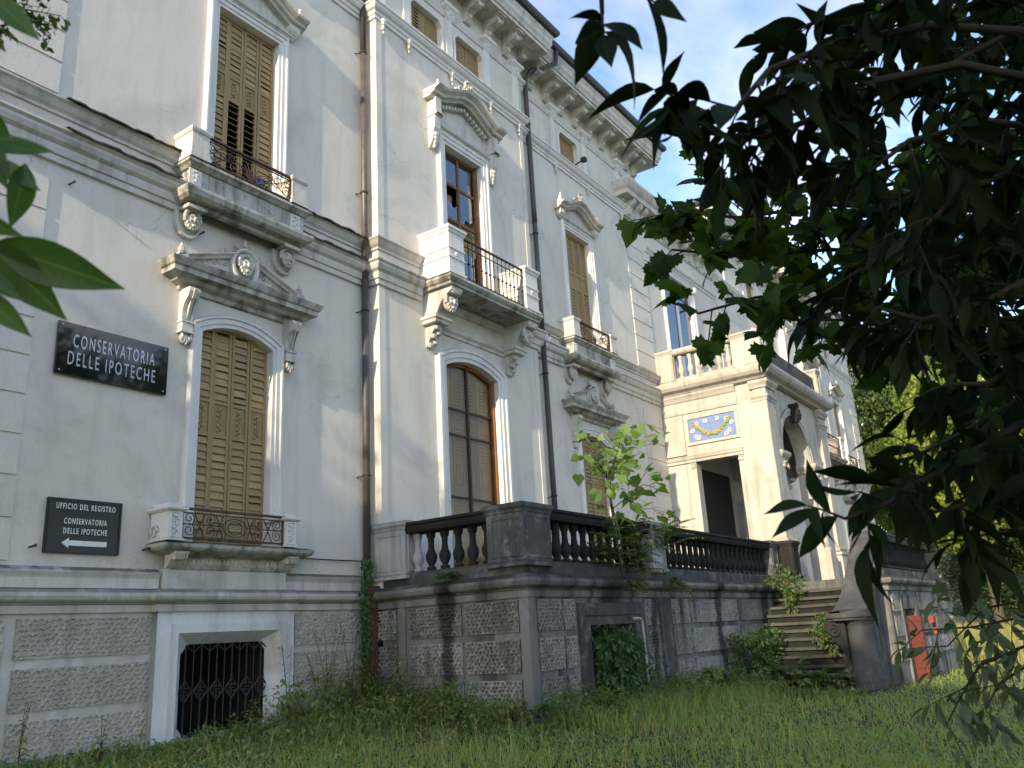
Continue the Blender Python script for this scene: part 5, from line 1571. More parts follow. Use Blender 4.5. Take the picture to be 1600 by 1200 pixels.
def heart_shape(L):
    pts = [(0, 0), (.14, -.09), (.30, -.08), (.42, .02), (.46, .16), (.50, .30), (.42, .42), (.30, .58), (.15, .80), (0, 1.0)]
    o = pts + [(-x, y) for x, y in pts[-2:0:-1]]
    v = [(0, .25 * L, -.03 * L)] + [(x * L, y * L, .06 * L * abs(x) - .16 * L * max(0, y) ** 2) for x, y in o]
    n = len(o)
    return np.array(v), [(0, 1 + i, 1 + (i + 1) % n) for i in range(n)]


def frame(d, nrm):
    d = Vector(d).normalized(); nrm = Vector(nrm)
    x = d.cross(nrm)
    if x.length < 1e-4: x = d.cross(Vector((1, 0, .3)))
    x.normalize(); z = x.cross(d)
    return Matrix((x, d, z)).transposed()


class Scatter:
    """many leaves: the biggest ones as leaf objects, the rest joined as one mesh"""
    def __init__(self): self.v = []; self.f = []; self.s = []; self.n = 0
    def put(self, shape, M3, loc, sc):
        v, f = shape
        w = (np.array(M3) @ (v * sc).T).T + np.array(loc)
        self.v.append(w)
        for q in f:
            self.f.extend([i + self.n for i in q]); self.s.append(len(q))
        self.n += len(v)
    def mesh(self, name, mat, smooth=False):
        return np_mesh(name, np.vstack(self.v), self.f, self.s, mat, smooth)


def samp(path, step):
    out = []
    for a, b in zip(path[:-1], path[1:]):
        a = Vector(a); b = Vector(b); n = max(1, int((b - a).length / step))
        for i in range(n): out.append((a.lerp(b, i / n), (b - a).normalized()))
    out.append((Vector(path[-1]), (Vector(path[-1]) - Vector(path[-2])).normalized()))
    return out


def rv(r): return Vector((r.gauss(0, 1), r.gauss(0, 1), r.gauss(0, 1)))


def leafy_tree(t, branches, mats, shapes, leafmat, r, twig_len, step, leaf_sc, per_twig, sag, limit=300, twigmat=None, br=.012, skip=0, order_by_cam=True, spread=1.0, skips={}):
    """limbs, side twigs and leaves grown along them in space"""
    wood_m = MB(); leaves = []
    for bi, b in enumerate(branches):
        wood_m.tube(b, br, 6, br * .35)
        for p, d in samp(b[skips.get(bi, 0):], step):
            side = rv(r); side = (side - d * side.dot(d)).normalized()
            tw = (d * .55 + side * spread + Vector((0, 0, -sag * .5))).normalized()
            L = twig_len * r.uniform(.5, 1.25)
            q = p + tw * L * .55 + Vector((0, 0, -.02 * L)); e = p + tw * L + Vector((0, 0, -.12 * L * sag))
            wood_m.tube([p, q, e], br * .28, 4, br * .14)
            for i in range(per_twig):
                u = (i + 1) / per_twig
                pos = p.lerp(q, u * 2) if u < .5 else q.lerp(e, (u - .5) * 2)
                dd = (tw * .6 + rv(r) * .6 + Vector((0, 0, -sag))).normalized()
                nn = (Vector((0, 0, 1)) + rv(r) * .5)
                leaves.append((pos, frame(dd, nn), leaf_sc * r.uniform(.55, 1.25), r.randrange(len(shapes))))
    part('branches', wood_m, twigmat or TWIGM, t, smooth=True)
    if order_by_cam: leaves.sort(key=lambda q: (q[0] - CAM).length / q[2])
    mes = []
    for v, f in shapes:
        mes.append(np_mesh('leaf', v, [i for q in f for i in q], [len(q) for q in f], leafmat, True))
    for pos, M3, sc, k in leaves[:limit]:
        o = part('leaf', mes[k], None, t, pos)
        o.rotation_euler = M3.to_euler(); o.scale = (sc, sc, sc)
    if len(leaves) > limit:
        s = Scatter()
        for pos, M3, sc, k in leaves[limit:]: s.put(shapes[k], M3, pos, sc)
        part('foliage', s.mesh('foliage', leafmat, True), None, t, kind='stuff')
    return len(leaves)


LAURELB = [[(2.169, -10.272, 2.658), (1.79, -9.969, 2.628), (1.40, -9.70, 2.50), (1.05, -9.55, 2.22), (.985, -9.531, 2.03), (1.000, -9.519, 1.955)], [(2.083, -10.222, 2.221), (1.746, -9.894, 2.212), (1.547, -9.739, 2.121), (1.368, -9.657, 1.999), (1.297, -9.611, 1.903), (1.235, -9.551, 1.872)], [(1.962, -10.182, 2.028), (1.713, -9.934, 2.079), (1.601, -9.774, 2.048), (1.517, -9.674, 1.962), (1.418, -9.613, 1.904), (1.28, -9.526, 1.885)], [(2.182, -10.18, 2.032), (1.865, -9.96, 2.015), (1.673, -9.822, 1.934), (1.593, -9.718, 1.84)], [(2.134, -10.151, 1.894), (1.821, -9.995, 1.877), (1.686, -9.887, 1.803), (1.655, -9.801, 1.728)], [(2.384, -10.276, 2.493), (2.126, -10.063, 2.364), (1.969, -9.857, 2.231), (1.879, -9.695, 2.153), (1.808, -9.581, 2.033)], [(1.896, -10.195, 2.338), (1.702, -9.973, 2.28), (1.627, -9.83, 2.2), (1.6, -9.726, 2.13), (1.542, -9.65, 2.103)], [(2.19, -10.118, 1.743), (1.899, -9.97, 1.677), (1.808, -9.856, 1.615), (1.705, -9.776, 1.581), (1.682, -9.707, 1.619)], [(2.132, -10.085, 1.587), (1.942, -9.936, 1.522), (1.847, -9.846, 1.468), (1.789, -9.787, 1.469)], [(2.063, -10.055, 1.441), (1.916, -9.89, 1.394), (1.765, -9.761, 1.307), (1.657, -9.671, 1.243), (1.593, -9.605, 1.217)], [(2.083, -10.028, 1.317), (1.982, -9.885, 1.288), (1.879, -9.8, 1.252), (1.819, -9.716, 1.233)], [(2.45, -10.072, 1.544), (2.25, -9.883, 1.513), (2.15, -9.719, 1.421), (2.043, -9.637, 1.375)], [(2.456, -10.146, 1.891), (2.252, -9.955, 1.88), (2.149, -9.826, 1.852), (2.044, -9.698, 1.807)], [(2.093, -10.007, 1.218), (1.992, -9.901, 1.205), (1.936, -9.815, 1.192)], [(2.636, -10.265, 2.457), (2.477, -10.029, 2.356), (2.413, -9.829, 2.249), (2.356, -9.683, 2.103)], [(2.888, -10.131, 1.852), (2.703, -9.925, 1.778), (2.606, -9.765, 1.718)], [(2.697, -10.325, 2.741), (2.433, -10.009, 2.629), (2.241, -9.783, 2.541), (2.147, -9.591, 2.458), (2.072, -9.477, 2.348)], [(2.99, -10.199, 2.173), (2.687, -9.901, 2.137), (2.489, -9.697, 2.051), (2.387, -9.534, 1.968), (2.38, -9.421, 1.921)], [(3.116, -10.243, 2.388), (2.83, -9.988, 2.314), (2.72, -9.788, 2.298), (2.605, -9.622, 2.267)], [(2.419, -10.303, 2.62), (2.239, -10.091, 2.556), (2.04, -9.891, 2.492), (1.923, -9.735, 2.462), (1.831, -9.644, 2.396)], [(2.864, -10.305, 2.66), (2.687, -10.09, 2.593), (2.579, -9.897, 2.579), (2.481, -9.711, 2.523)], [(3.044, -10.362, 2.937), (2.875, -10.163, 2.859), (2.804, -9.977, 2.79), (2.691, -9.824, 2.773)], [(3.229, -10.29, 2.615), (3.054, -10.086, 2.541), (2.962, -9.902, 2.501)], [(3.035, -10.172, 2.05), (2.845, -9.924, 1.999), (2.744, -9.719, 1.945), (2.644, -9.582, 1.871), (2.54, -9.507, 1.823)], [(2.818, -10.105, 1.725), (2.628, -9.938, 1.664), (2.534, -9.814, 1.6), (2.433, -9.712, 1.55)], [(2.663, -10.057, 1.489), (2.469, -9.916, 1.434), (2.366, -9.793, 1.392)]]
MAPLEB = [[(6.039, -10.576, 3.385), (5.511, -9.608, 3.389), (4.967, -8.995, 3.432), (4.55, -8.539, 3.342), (4.235, -8.314, 3.338)], [(6.145, -10.516, 3.106), (5.606, -9.547, 3.141), (5.063, -8.929, 3.191), (4.628, -8.481, 3.14), (4.296, -8.222, 3.147)], [(6.036, -10.447, 2.799), (5.5, -9.504, 2.824), (4.953, -8.915, 2.909), (4.564, -8.578, 2.826), (4.381, -8.295, 2.753)], [(6.077, -10.417, 2.658), (5.531, -9.479, 2.716), (5.051, -9.038, 2.701), (4.749, -8.685, 2.712)], [(6.242, -10.641, 3.67), (5.71, -9.82, 3.706), (5.269, -9.249, 3.596), (4.867, -8.854, 3.572), (4.535, -8.451, 3.538)], [(6.169, -10.772, 4.268), (5.661, -10.066, 4.035), (5.522, -9.692, 3.852), (5.402, -9.485, 3.609)], [(6.336, -10.374, 2.451), (5.822, -9.743, 2.479), (5.562, -9.338, 2.555)], [(6.286, -10.32, 2.209), (5.883, -9.678, 2.184), (5.564, -9.361, 2.11)], [(6.191, -10.851, 4.626), (5.702, -10.204, 4.75), (5.364, -9.69, 4.708), (5.172, -9.322, 4.582)], [(7.146, -10.56, 3.257), (6.624, -9.832, 3.307), (6.252, -9.285, 3.351), (5.829, -8.745, 3.376)], [(7.031, -10.63, 3.584), (6.522, -9.898, 3.591), (6.179, -9.335, 3.554), (5.741, -8.808, 3.616), (5.416, -8.374, 3.592)], [(6.356, -10.445, 2.772), (5.938, -9.616, 2.792), (5.67, -9.183, 2.834), (5.384, -8.914, 2.913), (5.149, -8.69, 2.821)], [(6.525, -10.718, 4.008), (6.239, -10.19, 3.992), (6.072, -9.808, 3.875)], [(6.443, -10.845, 4.59), (6.102, -10.402, 4.457), (5.907, -10.046, 4.418), (5.75, -9.738, 4.279)], [(6.804, -10.42, 2.638), (6.364, -9.752, 2.783), (6.123, -9.325, 2.784), (5.906, -9.028, 2.668)]]
SHRUBB = [[(3.6, -10.026, 1.0), (3.189, -9.733, 1.023), (2.97, -9.579, 0.998), (2.848, -9.458, 0.998)], [(3.398, -10.008, 0.927), (3.082, -9.69, 0.933), (2.965, -9.576, 0.888), (2.851, -9.526, 0.809), (2.788, -9.492, 0.747)], [(3.199, -10.015, 0.969), (2.984, -9.725, 0.901), (2.868, -9.628, 0.841), (2.808, -9.592, 0.779)], [(3.8, -10.046, 1.082), (3.389, -9.727, 1.072), (3.175, -9.597, 1.051), (3.055, -9.484, 0.943)], [(3.094, -9.918, 0.871), (2.984, -9.762, 0.847), (2.922, -9.667, 0.819)]]
r = random.Random(11)
lw_shapes = [leaf_shape(1, .34, 7, .35, .18, 1.25, .48, .012), leaf_shape(1, .31, 7, .3, .38, 1.2, .45, .018), leaf_shape(1, .37, 7, .45, .08, 1.3, .5, .01), leaf_shape(1, .30, 7, .6, .65, 1.1, .42, .03), leaf_shape(1, .33, 7, .15, -.15, 1.3, .55, .03)]
t = thing('laurel_tree', 'dark large leaved tree whose drooping leaves hang close in front at upper right', 'tree', (4.6, -11.2, -.55))
k = MB(); k.tube([(4.6, -11.2, -.6), (4.4, -11.0, 1.0), (3.6, -10.8, 2.2), (2.9, -10.5, 3.2)], .12, 10, .05)
for b in LAURELB: k.tube([(3.9, -10.9, 1.8), b[0]], .035, 6, .012)
part('trunk', k, BARK, t, smooth=True)
rs_ = np.random.RandomState(21)
P_ = rs_.normal(0, 1, (4500, 3)); P_ /= np.linalg.norm(P_, axis=1)[:, None]; P_ = P_ * rs_.uniform(.25, 1, 4500)[:, None] ** .5 * [3.6, 3.0, 2.4] + [2.6, -13.0, 3.2]
v_ = P_ - np.array(CAM); f_ = v_ @ np.array(fwd); u_ = v_ @ np.array(up); h_ = v_ @ np.array(right)
P_ = P_[(P_[:, 2] > .9) & ((f_ < -.1) | (u_ > .62 * f_ + .25) | (h_ > .80 * f_ + .3))]      # unseen crown added to shade the near leaves, cut clear of the view
S_ = Scatter()
for p_ in P_: S_.put(lw_shapes[r.randrange(5)], frame(rv(r) * .6 + Vector((0, 0, -1)), Vector((0, 0, 1)) + rv(r) * .5), p_, .17)
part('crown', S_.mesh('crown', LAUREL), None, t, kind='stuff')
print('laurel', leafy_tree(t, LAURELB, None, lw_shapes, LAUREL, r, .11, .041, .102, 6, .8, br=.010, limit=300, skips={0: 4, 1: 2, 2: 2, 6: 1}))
t = thing('maple_tree', 'maple with lobed leaves reaching across the sky behind the dark hanging leaves', 'tree', (8.2, -11.4, -.6))
k = MB(); k.tube([(8.2, -11.4, -.7), (8.0, -11.3, 1.2), (7.6, -11.0, 3.0), (7.0, -10.8, 5.2)], .16, 10, .07)
for b in MAPLEB: k.tube([(7.8, -11.2, 2.2), b[0]], .05, 6, .02)
part('trunk', k, BARK, t, smooth=True)
mp = [maple_shape(1)]
print('maple', leafy_tree(t, MAPLEB, None, mp, MAPLE, r, .30, .075, .15, 5, .4, br=.018, limit=300))
t = thing('grey_shrub', 'shrub with small grey green leaves over the grass at lower right', 'shrub', (4.6, -10.6, -.5))
k = MB(); k.tube([(4.6, -10.6, -.6), (4.3, -10.4, .4), (3.8, -10.1, .95)], .03, 8, .015)
for b in SHRUBB: k.tube([(4.3, -10.4, .4), b[0]], .014, 6, .008)
part('stem', k, BARK, t, smooth=True)
print('shrub', leafy_tree(t, SHRUBB, None, [leaf_shape(1, .40, 4, .3, .2, .9, .45), leaf_shape(1, .34, 4, .2, .4, .9, .45)], SHRUBLF, r, .13, .045, .062, 7, .45, br=.006, limit=300))
# near leaves at the left edge
t = thing('left_sapling', 'big bright green leaves poking in close at the left edge', 'plant', (.1, -9.0, -.5))
k = MB(); k.tube([(.1, -9.0, -.6), (.2, -8.9, .8), (.296, -8.85, 1.55), (.318, -9.02, 1.62), (.331, -9.119, 1.516), (.338, -9.15, 1.40)], .012, 7, .004)
k.tube([(.318, -9.02, 1.62), (.306, -9.118, 1.632), (.287, -9.20, 1.67)], .005, 6, .003)
part('stem', k, TWIGM, t, smooth=True)
LL = [((0.34, -9.15, 1.452), (0.432, -9.233, 1.407)), ((0.331, -9.148, 1.456), (0.411, -9.175, 1.383)), ((0.349, -9.134, 1.46), (0.399, -9.142, 1.431)), ((0.338, -9.13, 1.409), (0.385, -9.155, 1.364)), ((0.318, -9.167, 1.546), (0.364, -9.208, 1.54)), ((0.345, -9.192, 1.527), (0.346, -9.18, 1.461)), ((0.311, -9.158, 1.594), (0.348, -9.152, 1.563)), ((0.285, -9.21, 1.68), (0.328, -9.234, 1.638)), ((0.289, -9.192, 1.655), (0.312, -9.199, 1.635)), ((0.318, -9.150, 1.475), (0.352, -9.185, 1.452)), ((0.322, -9.140, 1.43), (0.372, -9.16, 1.395)), ((0.30, -9.17, 1.56), (0.335, -9.185, 1.50)), ((0.322, -9.17, 1.53), (0.358, -9.20, 1.50))]
lsh = [leaf_shape(1, w, 9, .3, dr, 1.1, .42, .02) for w, dr in ((.34, .06), (.36, -.05), (.42, .1))]
lme = [np_mesh('leaf', v, [i for q in f for i in q], [len(q) for q in f], LEFTLF, True) for v, f in lsh]
for i, (a, b) in enumerate(LL):
    a = Vector(a); b = Vector(b); d = b - a
    M3 = frame(d, (CAM - a) + rv(r) * .35 * (CAM - a).length)
    o = part('leaf', lme[i % 3], None, t, a); o.rotation_euler = M3.to_euler(); s = d.length; o.scale = (s, s, s)
TWG = [[(0.576, -8.015, 2.627), (0.646, -8.2, 2.5), (0.693, -8.29, 2.423), (0.71, -8.343, 2.397), (0.738, -8.357, 2.399)], [(0.631, -8.135, 2.422), (0.664, -8.248, 2.384), (0.69, -8.321, 2.379), (0.731, -8.334, 2.374)], [(0.693, -8.29, 2.423), (0.72, -8.298, 2.385), (0.739, -8.315, 2.363)], [(0.622, -8.103, 2.382), (0.668, -8.241, 2.373), (0.675, -8.274, 2.411)]]
t = thing('small_leaf_twig', 'twig with small oval leaves hanging at the top left corner', 'twig', (.5, -7.8, 2.8))
k = MB(); k.tube([(.2, -7.2, -.5), (.3, -7.4, 2.2), (.576, -8.015, 2.627)], .012, 6, .005); part('stem', k, TWIGM, t, smooth=True)
leafy_tree(t, TWG, None, [leaf_shape(1, .5, 4, .2, .1, .8, .5)], LEFTLF, r, .035, .012, .020, 3, .2, br=.0022, limit=120)

# young big-leaved tree growing out of the terrace ledge
t = thing('terrace_sapling', 'young tree with big pale green heart shaped leaves rooted on the terrace ledge', 'tree', (12.75, -3.2, 1.88))
stem = [(12.75, -3.2, 1.88), (12.74, -3.16, 2.4), (12.72, -3.12, 3.0), (12.74, -3.08, 3.5)]
SB = [[stem[3], (13.0, -3.0, 3.85), (13.4, -2.95, 4.2)], [stem[3], (12.5, -3.15, 3.85), (12.1, -3.2, 4.1)], [stem[3], (12.9, -3.25, 3.95), (13.0, -3.4, 4.4)], [stem[2], (13.1, -3.2, 3.2), (13.7, -3.25, 3.5), (14.1, -3.3, 3.5)], [(13.1, -3.2, 3.2), (13.8, -3.1, 3.5), (14.3, -3.1, 3.9)],
      [stem[3], (12.3, -3.2, 3.7), (11.75, -3.25, 3.85)], [(13.0, -3.0, 3.85), (13.6, -3.0, 4.0), (14.1, -3.05, 4.15)], [(13.1, -3.2, 3.2), (13.6, -3.3, 3.05), (14.0, -3.4, 3.1)], [stem[3], (12.4, -3.5, 3.9), (12.1, -3.8, 4.15)], [stem[3], (12.6, -2.9, 4.0), (12.5, -2.7, 4.35)], [stem[2], (12.4, -3.3, 3.35), (12.1, -3.5, 3.45)], [(13.0, -3.0, 3.85), (13.3, -3.4, 4.1), (13.7, -3.6, 4.2)]]
k = MB(); k.tube(stem, .028, 8, .016); k.tube([(12.82, -3.2, 1.88), (12.8, -3.18, 2.6), (12.7, -3.12, 3.2), (12.55, -3.15, 3.85)], .016, 7, .010); part('stem', k, GREYTWIG, t, smooth=True)
print('sapling', leafy_tree(t, SB, None, [heart_shape(1)], SAPLF, random.Random(5), .34, .145, .205, 2, .1, br=.010, limit=200, twigmat=GREYTWIG, spread=1.0))


def fern_plant(name, label, cat, base, n, L, mat, seed, bend=.5, leaf=.05, pairs=9, group=None, aim=None, wid=.38, stem_h=0.0):
    """plant of arching pinnate fronds"""
    r = random.Random(seed)
    t = thing(name, label, cat, base, group)
    wm = MB(); s = Scatter()
    sh = leaf_shape(1, wid, 3, .2, .15, .9, .45)
    for i in range(n):
        a = r.uniform(0, 2 * PI) if aim is None else aim + r.gauss(0, .8)
        el = r.uniform(.3, 1.25)
        d = Vector((math.cos(a) * math.cos(el), math.sin(a) * math.cos(el), math.sin(el)))
        l = L * r.uniform(.55, 1.15)
        b0 = Vector(base) + Vector((r.uniform(-.08, .08), r.uniform(-.05, .05), stem_h * r.random()))
        pts = []
        for j in range(7):
            u = j / 6
            pts.append(b0 + d * l * u + Vector((0, 0, -bend * l * u * u)))
        wm.tube(pts, .005, 4, .002)
        for j in range(pairs):
            u = .22 + .78 * (j + .5) / pairs
            jj = min(5, int(u * 6)); p = pts[jj].lerp(pts[jj + 1], u * 6 - jj); dd = (pts[jj + 1] - pts[jj]).normalized()
            sd = dd.cross(Vector((0, 0, 1)))
            if sd.length < .1: sd = Vector((1, 0, 0))
            sd.normalize()
            for sg in (-1, 1):
                ld = (sd * sg + dd * .5 + Vector((0, 0, r.uniform(-.35, .1)))).normalized()
                s.put(sh, frame(ld, Vector((0, 0, 1)) + rv(r) * .3), p, leaf * r.uniform(.7, 1.2) * (1.1 - .5 * abs(u - .5)))
    part('stems', wm, TWIGM, t)
    part('foliage', s.mesh('foliage', mat), None, t, kind='stuff')
    return t


def bush(name, label, cat, base, rx, ry, rz, n, leafsc, mat, seed, shape=None, group=None, stems=6, down=0.0):
    r = random.Random(seed)
    t = thing(name, label, cat, base, group)
    s = Scatter(); sh = shape or leaf_shape(1, .42, 3, .25, .2, .9, .45)
    wm = MB(); ends = []
    for i in range(stems):
        e = Vector(base) + Vector((r.uniform(-1, 1) * rx * .8, r.uniform(-1, 1) * ry * .8, rz * r.uniform(.6, 1.9)))
        wm.tube([base, Vector(base).lerp(e, .5) + Vector((r.gauss(0, .1) * rx, r.gauss(0, .1) * ry, .05)), e], .008, 5, .003); ends.append(e)
    cl = [(Vector(base) + Vector((r.uniform(-1, 1) * rx, r.uniform(-1, 1) * ry, rz * (.25 + 1.6 * r.random()))), r.uniform(.18, .42)) for _ in range(max(8, n // 60))]
    for i in range(n):
        c, q = r.choice(cl)
        d = rv(r); d.normalize()
        p = c + Vector((d.x * rx * q, d.y * ry * q, d.z * rz * q)) * (.6 + .5 * r.random())
        dd = (d + Vector((0, 0, -.4 - down)) + rv(r) * .4)
        s.put(sh, frame(dd, Vector((0, 0, 1)) + rv(r) * .5), p, leafsc * r.uniform(.6, 1.25))
    part('stems', wm, TWIGM, t)
    part('foliage', s.mesh('foliage', mat), None, t, kind='stuff')
    return t


fern_plant('ledge_shrub', 'feathery shrub spilling over the terrace balustrade under the young tree', 'shrub', (13.3, -3.22, 1.9), 80, .72, FERNLF, 3, .55, .085, 10, stem_h=.75)
fern_plant('ledge_shrub', 'feathery shrub on the ledge left of the young tree reaching over the handrail', 'shrub', (12.35, -3.2, 2.0), 36, .62, FERNLF, 4, .4, .075, 10, stem_h=.7)
fern_plant('ledge_shrub', 'feathery shrub in front of the pale pier of the balustrade', 'shrub', (14.35, -3.2, 2.3), 34, .75, FERNLF, 6, .35, .08, 10, stem_h=.45)
fern_plant('hanging_fern', 'tuft of green fronds hanging below the terrace ledge over the cellar door', 'fern', (13.0, -3.24, 1.75), 16, .42, FERNLF, 7, 1.0, .075, 7, aim=-PI / 2)
fern_plant('hanging_fern', 'tuft of green fronds hanging below the ledge by the dark pilaster', 'fern', (14.5, -3.24, 1.8), 18, .5, FERNLF, 8, 1.1, .08, 7, aim=-PI / 2)
fern_plant('ledge_tuft', 'dark green tuft growing on the left ledge of the terrace', 'fern', (10.0, -1.75, 1.93), 26, .26, BUSHLF, 9, .5, .055, 6)
bush('cellar_bush', 'dense dark green bush filling the terrace cellar doorway', 'bush', (12.55, -3.10, -.1), .66, .36, .64, 3000, .105, BUSHLF, 12)
fern_plant('stair_fern', 'bright compound leaved plant at the foot of the garden steps', 'fern', (17.3, -4.3, -.2), 40, 1.05, FERNLF, 13, .45, .15, 9)
fern_plant('stair_fern', 'compound leaved plant beside the newel of the garden steps', 'fern', (17.2, -4.8, -.2), 20, .8, FERNLF, 14, .45, .14, 9)
bush('stair_ivy', 'green climber growing down the left side of the steps', 'climber', (18.3, -3.35, -.2), 1.1, .35, .55, 2600, .105, IVY, 15)
bush('stair_ivy', 'green climber at the top of the steps by the dark pier', 'climber', (20.4, -3.35, 1.2), .65, .35, .5, 1100, .10, FERNLF, 16)
bush('stair_ivy', 'leafy climber creeping over the middle steps', 'climber', (18.9, -4.75, .35), .6, .3, .4, 700, .085, FERNLF, 17)
fern_plant('wall_fern', 'light green frond plant at the foot of the terrace beside the cellar door', 'fern', (11.0, -3.45, .0), 14, .75, FERNLF, 18, .5, .11, 9, aim=-1.2)
fern_plant('wall_fern', 'frond plant against the terrace wall right of the dark pilaster', 'fern', (15.6, -3.45, -.05), 26, .8, FERNLF, 19, .5, .12, 9)
fern_plant('wall_fern', 'frond plant at the foot of the corner of the terrace', 'fern', (9.85, -3.3, .0), 14, .55, FERNLF, 20, .5, .10, 8)
# ivy round the downpipe boot
r = random.Random(23); s = Scatter(); t = thing('ivy', 'ivy climbing the foot of the left downpipe', 'climber', (9.9, -.1, 0))
hs = heart_shape(1)
for i in range(520):
    z = r.uniform(.1, 2.35); a = r.uniform(-1, 1)
    s.put(hs, frame(Vector((r.gauss(0, .5), -.25, -1)), Vector((r.gauss(0, .3), -1, .3))), (9.90 + .11 * a - .05 * (2.2 - z) * r.random(), -.14 - .09 * r.random(), z), .055 * r.uniform(.6, 1.3))
part('foliage', s.mesh('foliage', IVY), None, t, kind='stuff')
k = MB(); k.tube([(9.88, -.05, -.1), (9.9, -.1, .9), (9.93, -.1, 2.2)], .012, 5, .006); part('stem', k, TWIGM, t)
k = MB(); k.tube([(8.0, -.03, -.1), (8.02, -.03, .4)], .005, 5)
# tall weeds along the plinth
def tall_weed(x, y, h, seed, label, dry=False):
    r = random.Random(seed); t = thing('tall_weed', label, 'weed', (x, y, gz(x, y)), 'tall weeds along the villa plinth')
    s = Scatter(); wm = MB(); sh = leaf_shape(1, .28, 3, .2, .3, .9, .4)
    for i in range(r.randint(2, 4)):
        a = r.uniform(0, 6.28); lean = r.uniform(.05, .28)
        pts = [Vector((x, y, gz(x, y))) + Vector((math.cos(a) * lean * h * u * u, math.sin(a) * lean * .5 * h * u * u, h * u * (.75 + .3 * r.random() * 0 + .25))) for u in (0, .25, .5, .75, 1)]
        wm.tube(pts, .006, 5, .002)
        n = int(20 * h)
        for j in range(n):
            u = .12 + .88 * j / n; jj = min(3, int(u * 4)); p = pts[jj].lerp(pts[jj + 1], u * 4 - jj)
            b = r.uniform(0, 6.28)
            s.put(sh, frame((math.cos(b), math.sin(b), r.uniform(-.6, .5)), Vector((0, 0, 1)) + rv(r) * .4), p, .12 * r.uniform(.5, 1.2) * (1.15 - .6 * u))
    part('stems', wm, TWIGM, t); part('foliage', s.mesh('foliage', WEED), None, t, kind='stuff')


for i, (x, y, h, lab) in enumerate(((8.05, -.55, 1.15, 'thin weed with narrow leaves right in front of the cellar window frame'), (8.65, -.5, 1.0, 'weed before the left edge of the right rough blocks'), (8.95, -.35, 1.35, 'tall dark weed before the middle of the right rough blocks'), (9.25, -.5, 1.5, 'tallest weed by the right rough blocks'), (9.45, -.8, 1.0, 'leafy weed a little in front of the downpipe'), (9.7, -.5, 1.25, 'tall weed just left of the ivy on the downpipe'), (9.9, -.9, 1.4, 'tall weed in front of the brown cast iron pipe foot'), (10.0, -1.5, 1.0, 'tall weed against the left side of the terrace'), (7.4, -.6, .55, 'short weed under the barred cellar window'), (9.95, -2.2, .6, 'short weed near the terrace corner'), (4.75, -.3, .7, 'weed at the left end of the rough plinth'), (5.6, -.35, .5, 'small weed at the foot of the left rough blocks'))):
    tall_weed(x, y, h, 40 + i, lab)


NB = [(9.3, -.7, 'bushy green weeds at the foot of the left downpipe'), (8.3, -.75, 'bushy green weeds right of the barred cellar window'), (7.3, -.7, 'low green weeds under the barred cellar window'), (9.75, -1.9, 'bushy green weeds against the left side of the terrace'), (5.4, -.45, 'sparse weeds at the foot of the left rough blocks'), (9.9, -2.9, 'leafy weeds at the corner of the terrace'), (8.9, -1.5, 'leafy weeds in the grass before the downpipe'), (7.9, -1.5, 'low broad leaved weeds in the grass at lower left'), (13.9, -3.6, 'leafy weeds at the foot of the dark pilaster'), (16.9, -3.9, 'leafy weeds left of the garden steps')]
for i, (x, y, lab) in enumerate(NB):
    bush('wall_weeds', lab, 'weeds', (x, y, gz(x, y)), .62, .42, (.42, .34, .14, .30, .14, .22, .2, .12, .30, .30)[i], (420, 380, 160, 380, 110, 300, 260, 200, 420, 420)[i], .085, WEED, 60 + i, group='weeds along the foot of the walls')
# grass and ground leaves
rs = np.random.RandomState(3)
def grass_mesh(name, x, y, h, w, lean, mat):
    n = len(x); a = rs.uniform(0, 2 * PI, n); z = gz_np(x, y) - .01
    ca, sa = np.cos(a), np.sin(a); b = rs.uniform(0, 2 * PI, n); lx, ly = np.cos(b) * lean * h, np.sin(b) * lean * h
    V = np.zeros((n, 5, 3))
    V[:, 0] = np.stack([x - ca * w, y - sa * w, z], -1); V[:, 1] = np.stack([x + ca * w, y + sa * w, z], -1)
    V[:, 2] = np.stack([x + ca * w * .8 + lx * .35, y + sa * w * .8 + ly * .35, z + h * .6], -1); V[:, 3] = np.stack([x - ca * w * .8 + lx * .35, y - sa * w * .8 + ly * .35, z + h * .6], -1)
    V[:, 4] = np.stack([x + lx, y + ly, z + h], -1)
    i0 = np.arange(n)[:, None] * 5
    F = np.concatenate([i0 + [0, 1, 2, 3], i0 + [3, 2, 4]], 1).ravel()
    return np_mesh(name, V, F, np.tile([4, 3], n), mat)


def field(n, d0, d1, a0, a1):
    """points on the lawn, thinning with distance from the path where one stands"""
    u = rs.uniform(0, 1, n); d = d0 * (d1 / d0) ** u
    a = rs.uniform(a0, a1, n)
    return d * np.cos(a), -10 + d * np.sin(a)


def on_lawn(x, y):
    ok = y < -.06
    ok &= ~((x > 10.1) & (x < 29) & (y > -3.1)); ok &= ~((x > 17.0) & (x < 28.2) & (y > -5.75)); ok &= y < np.where(x < 10.3, -.06, 50)
    return ok


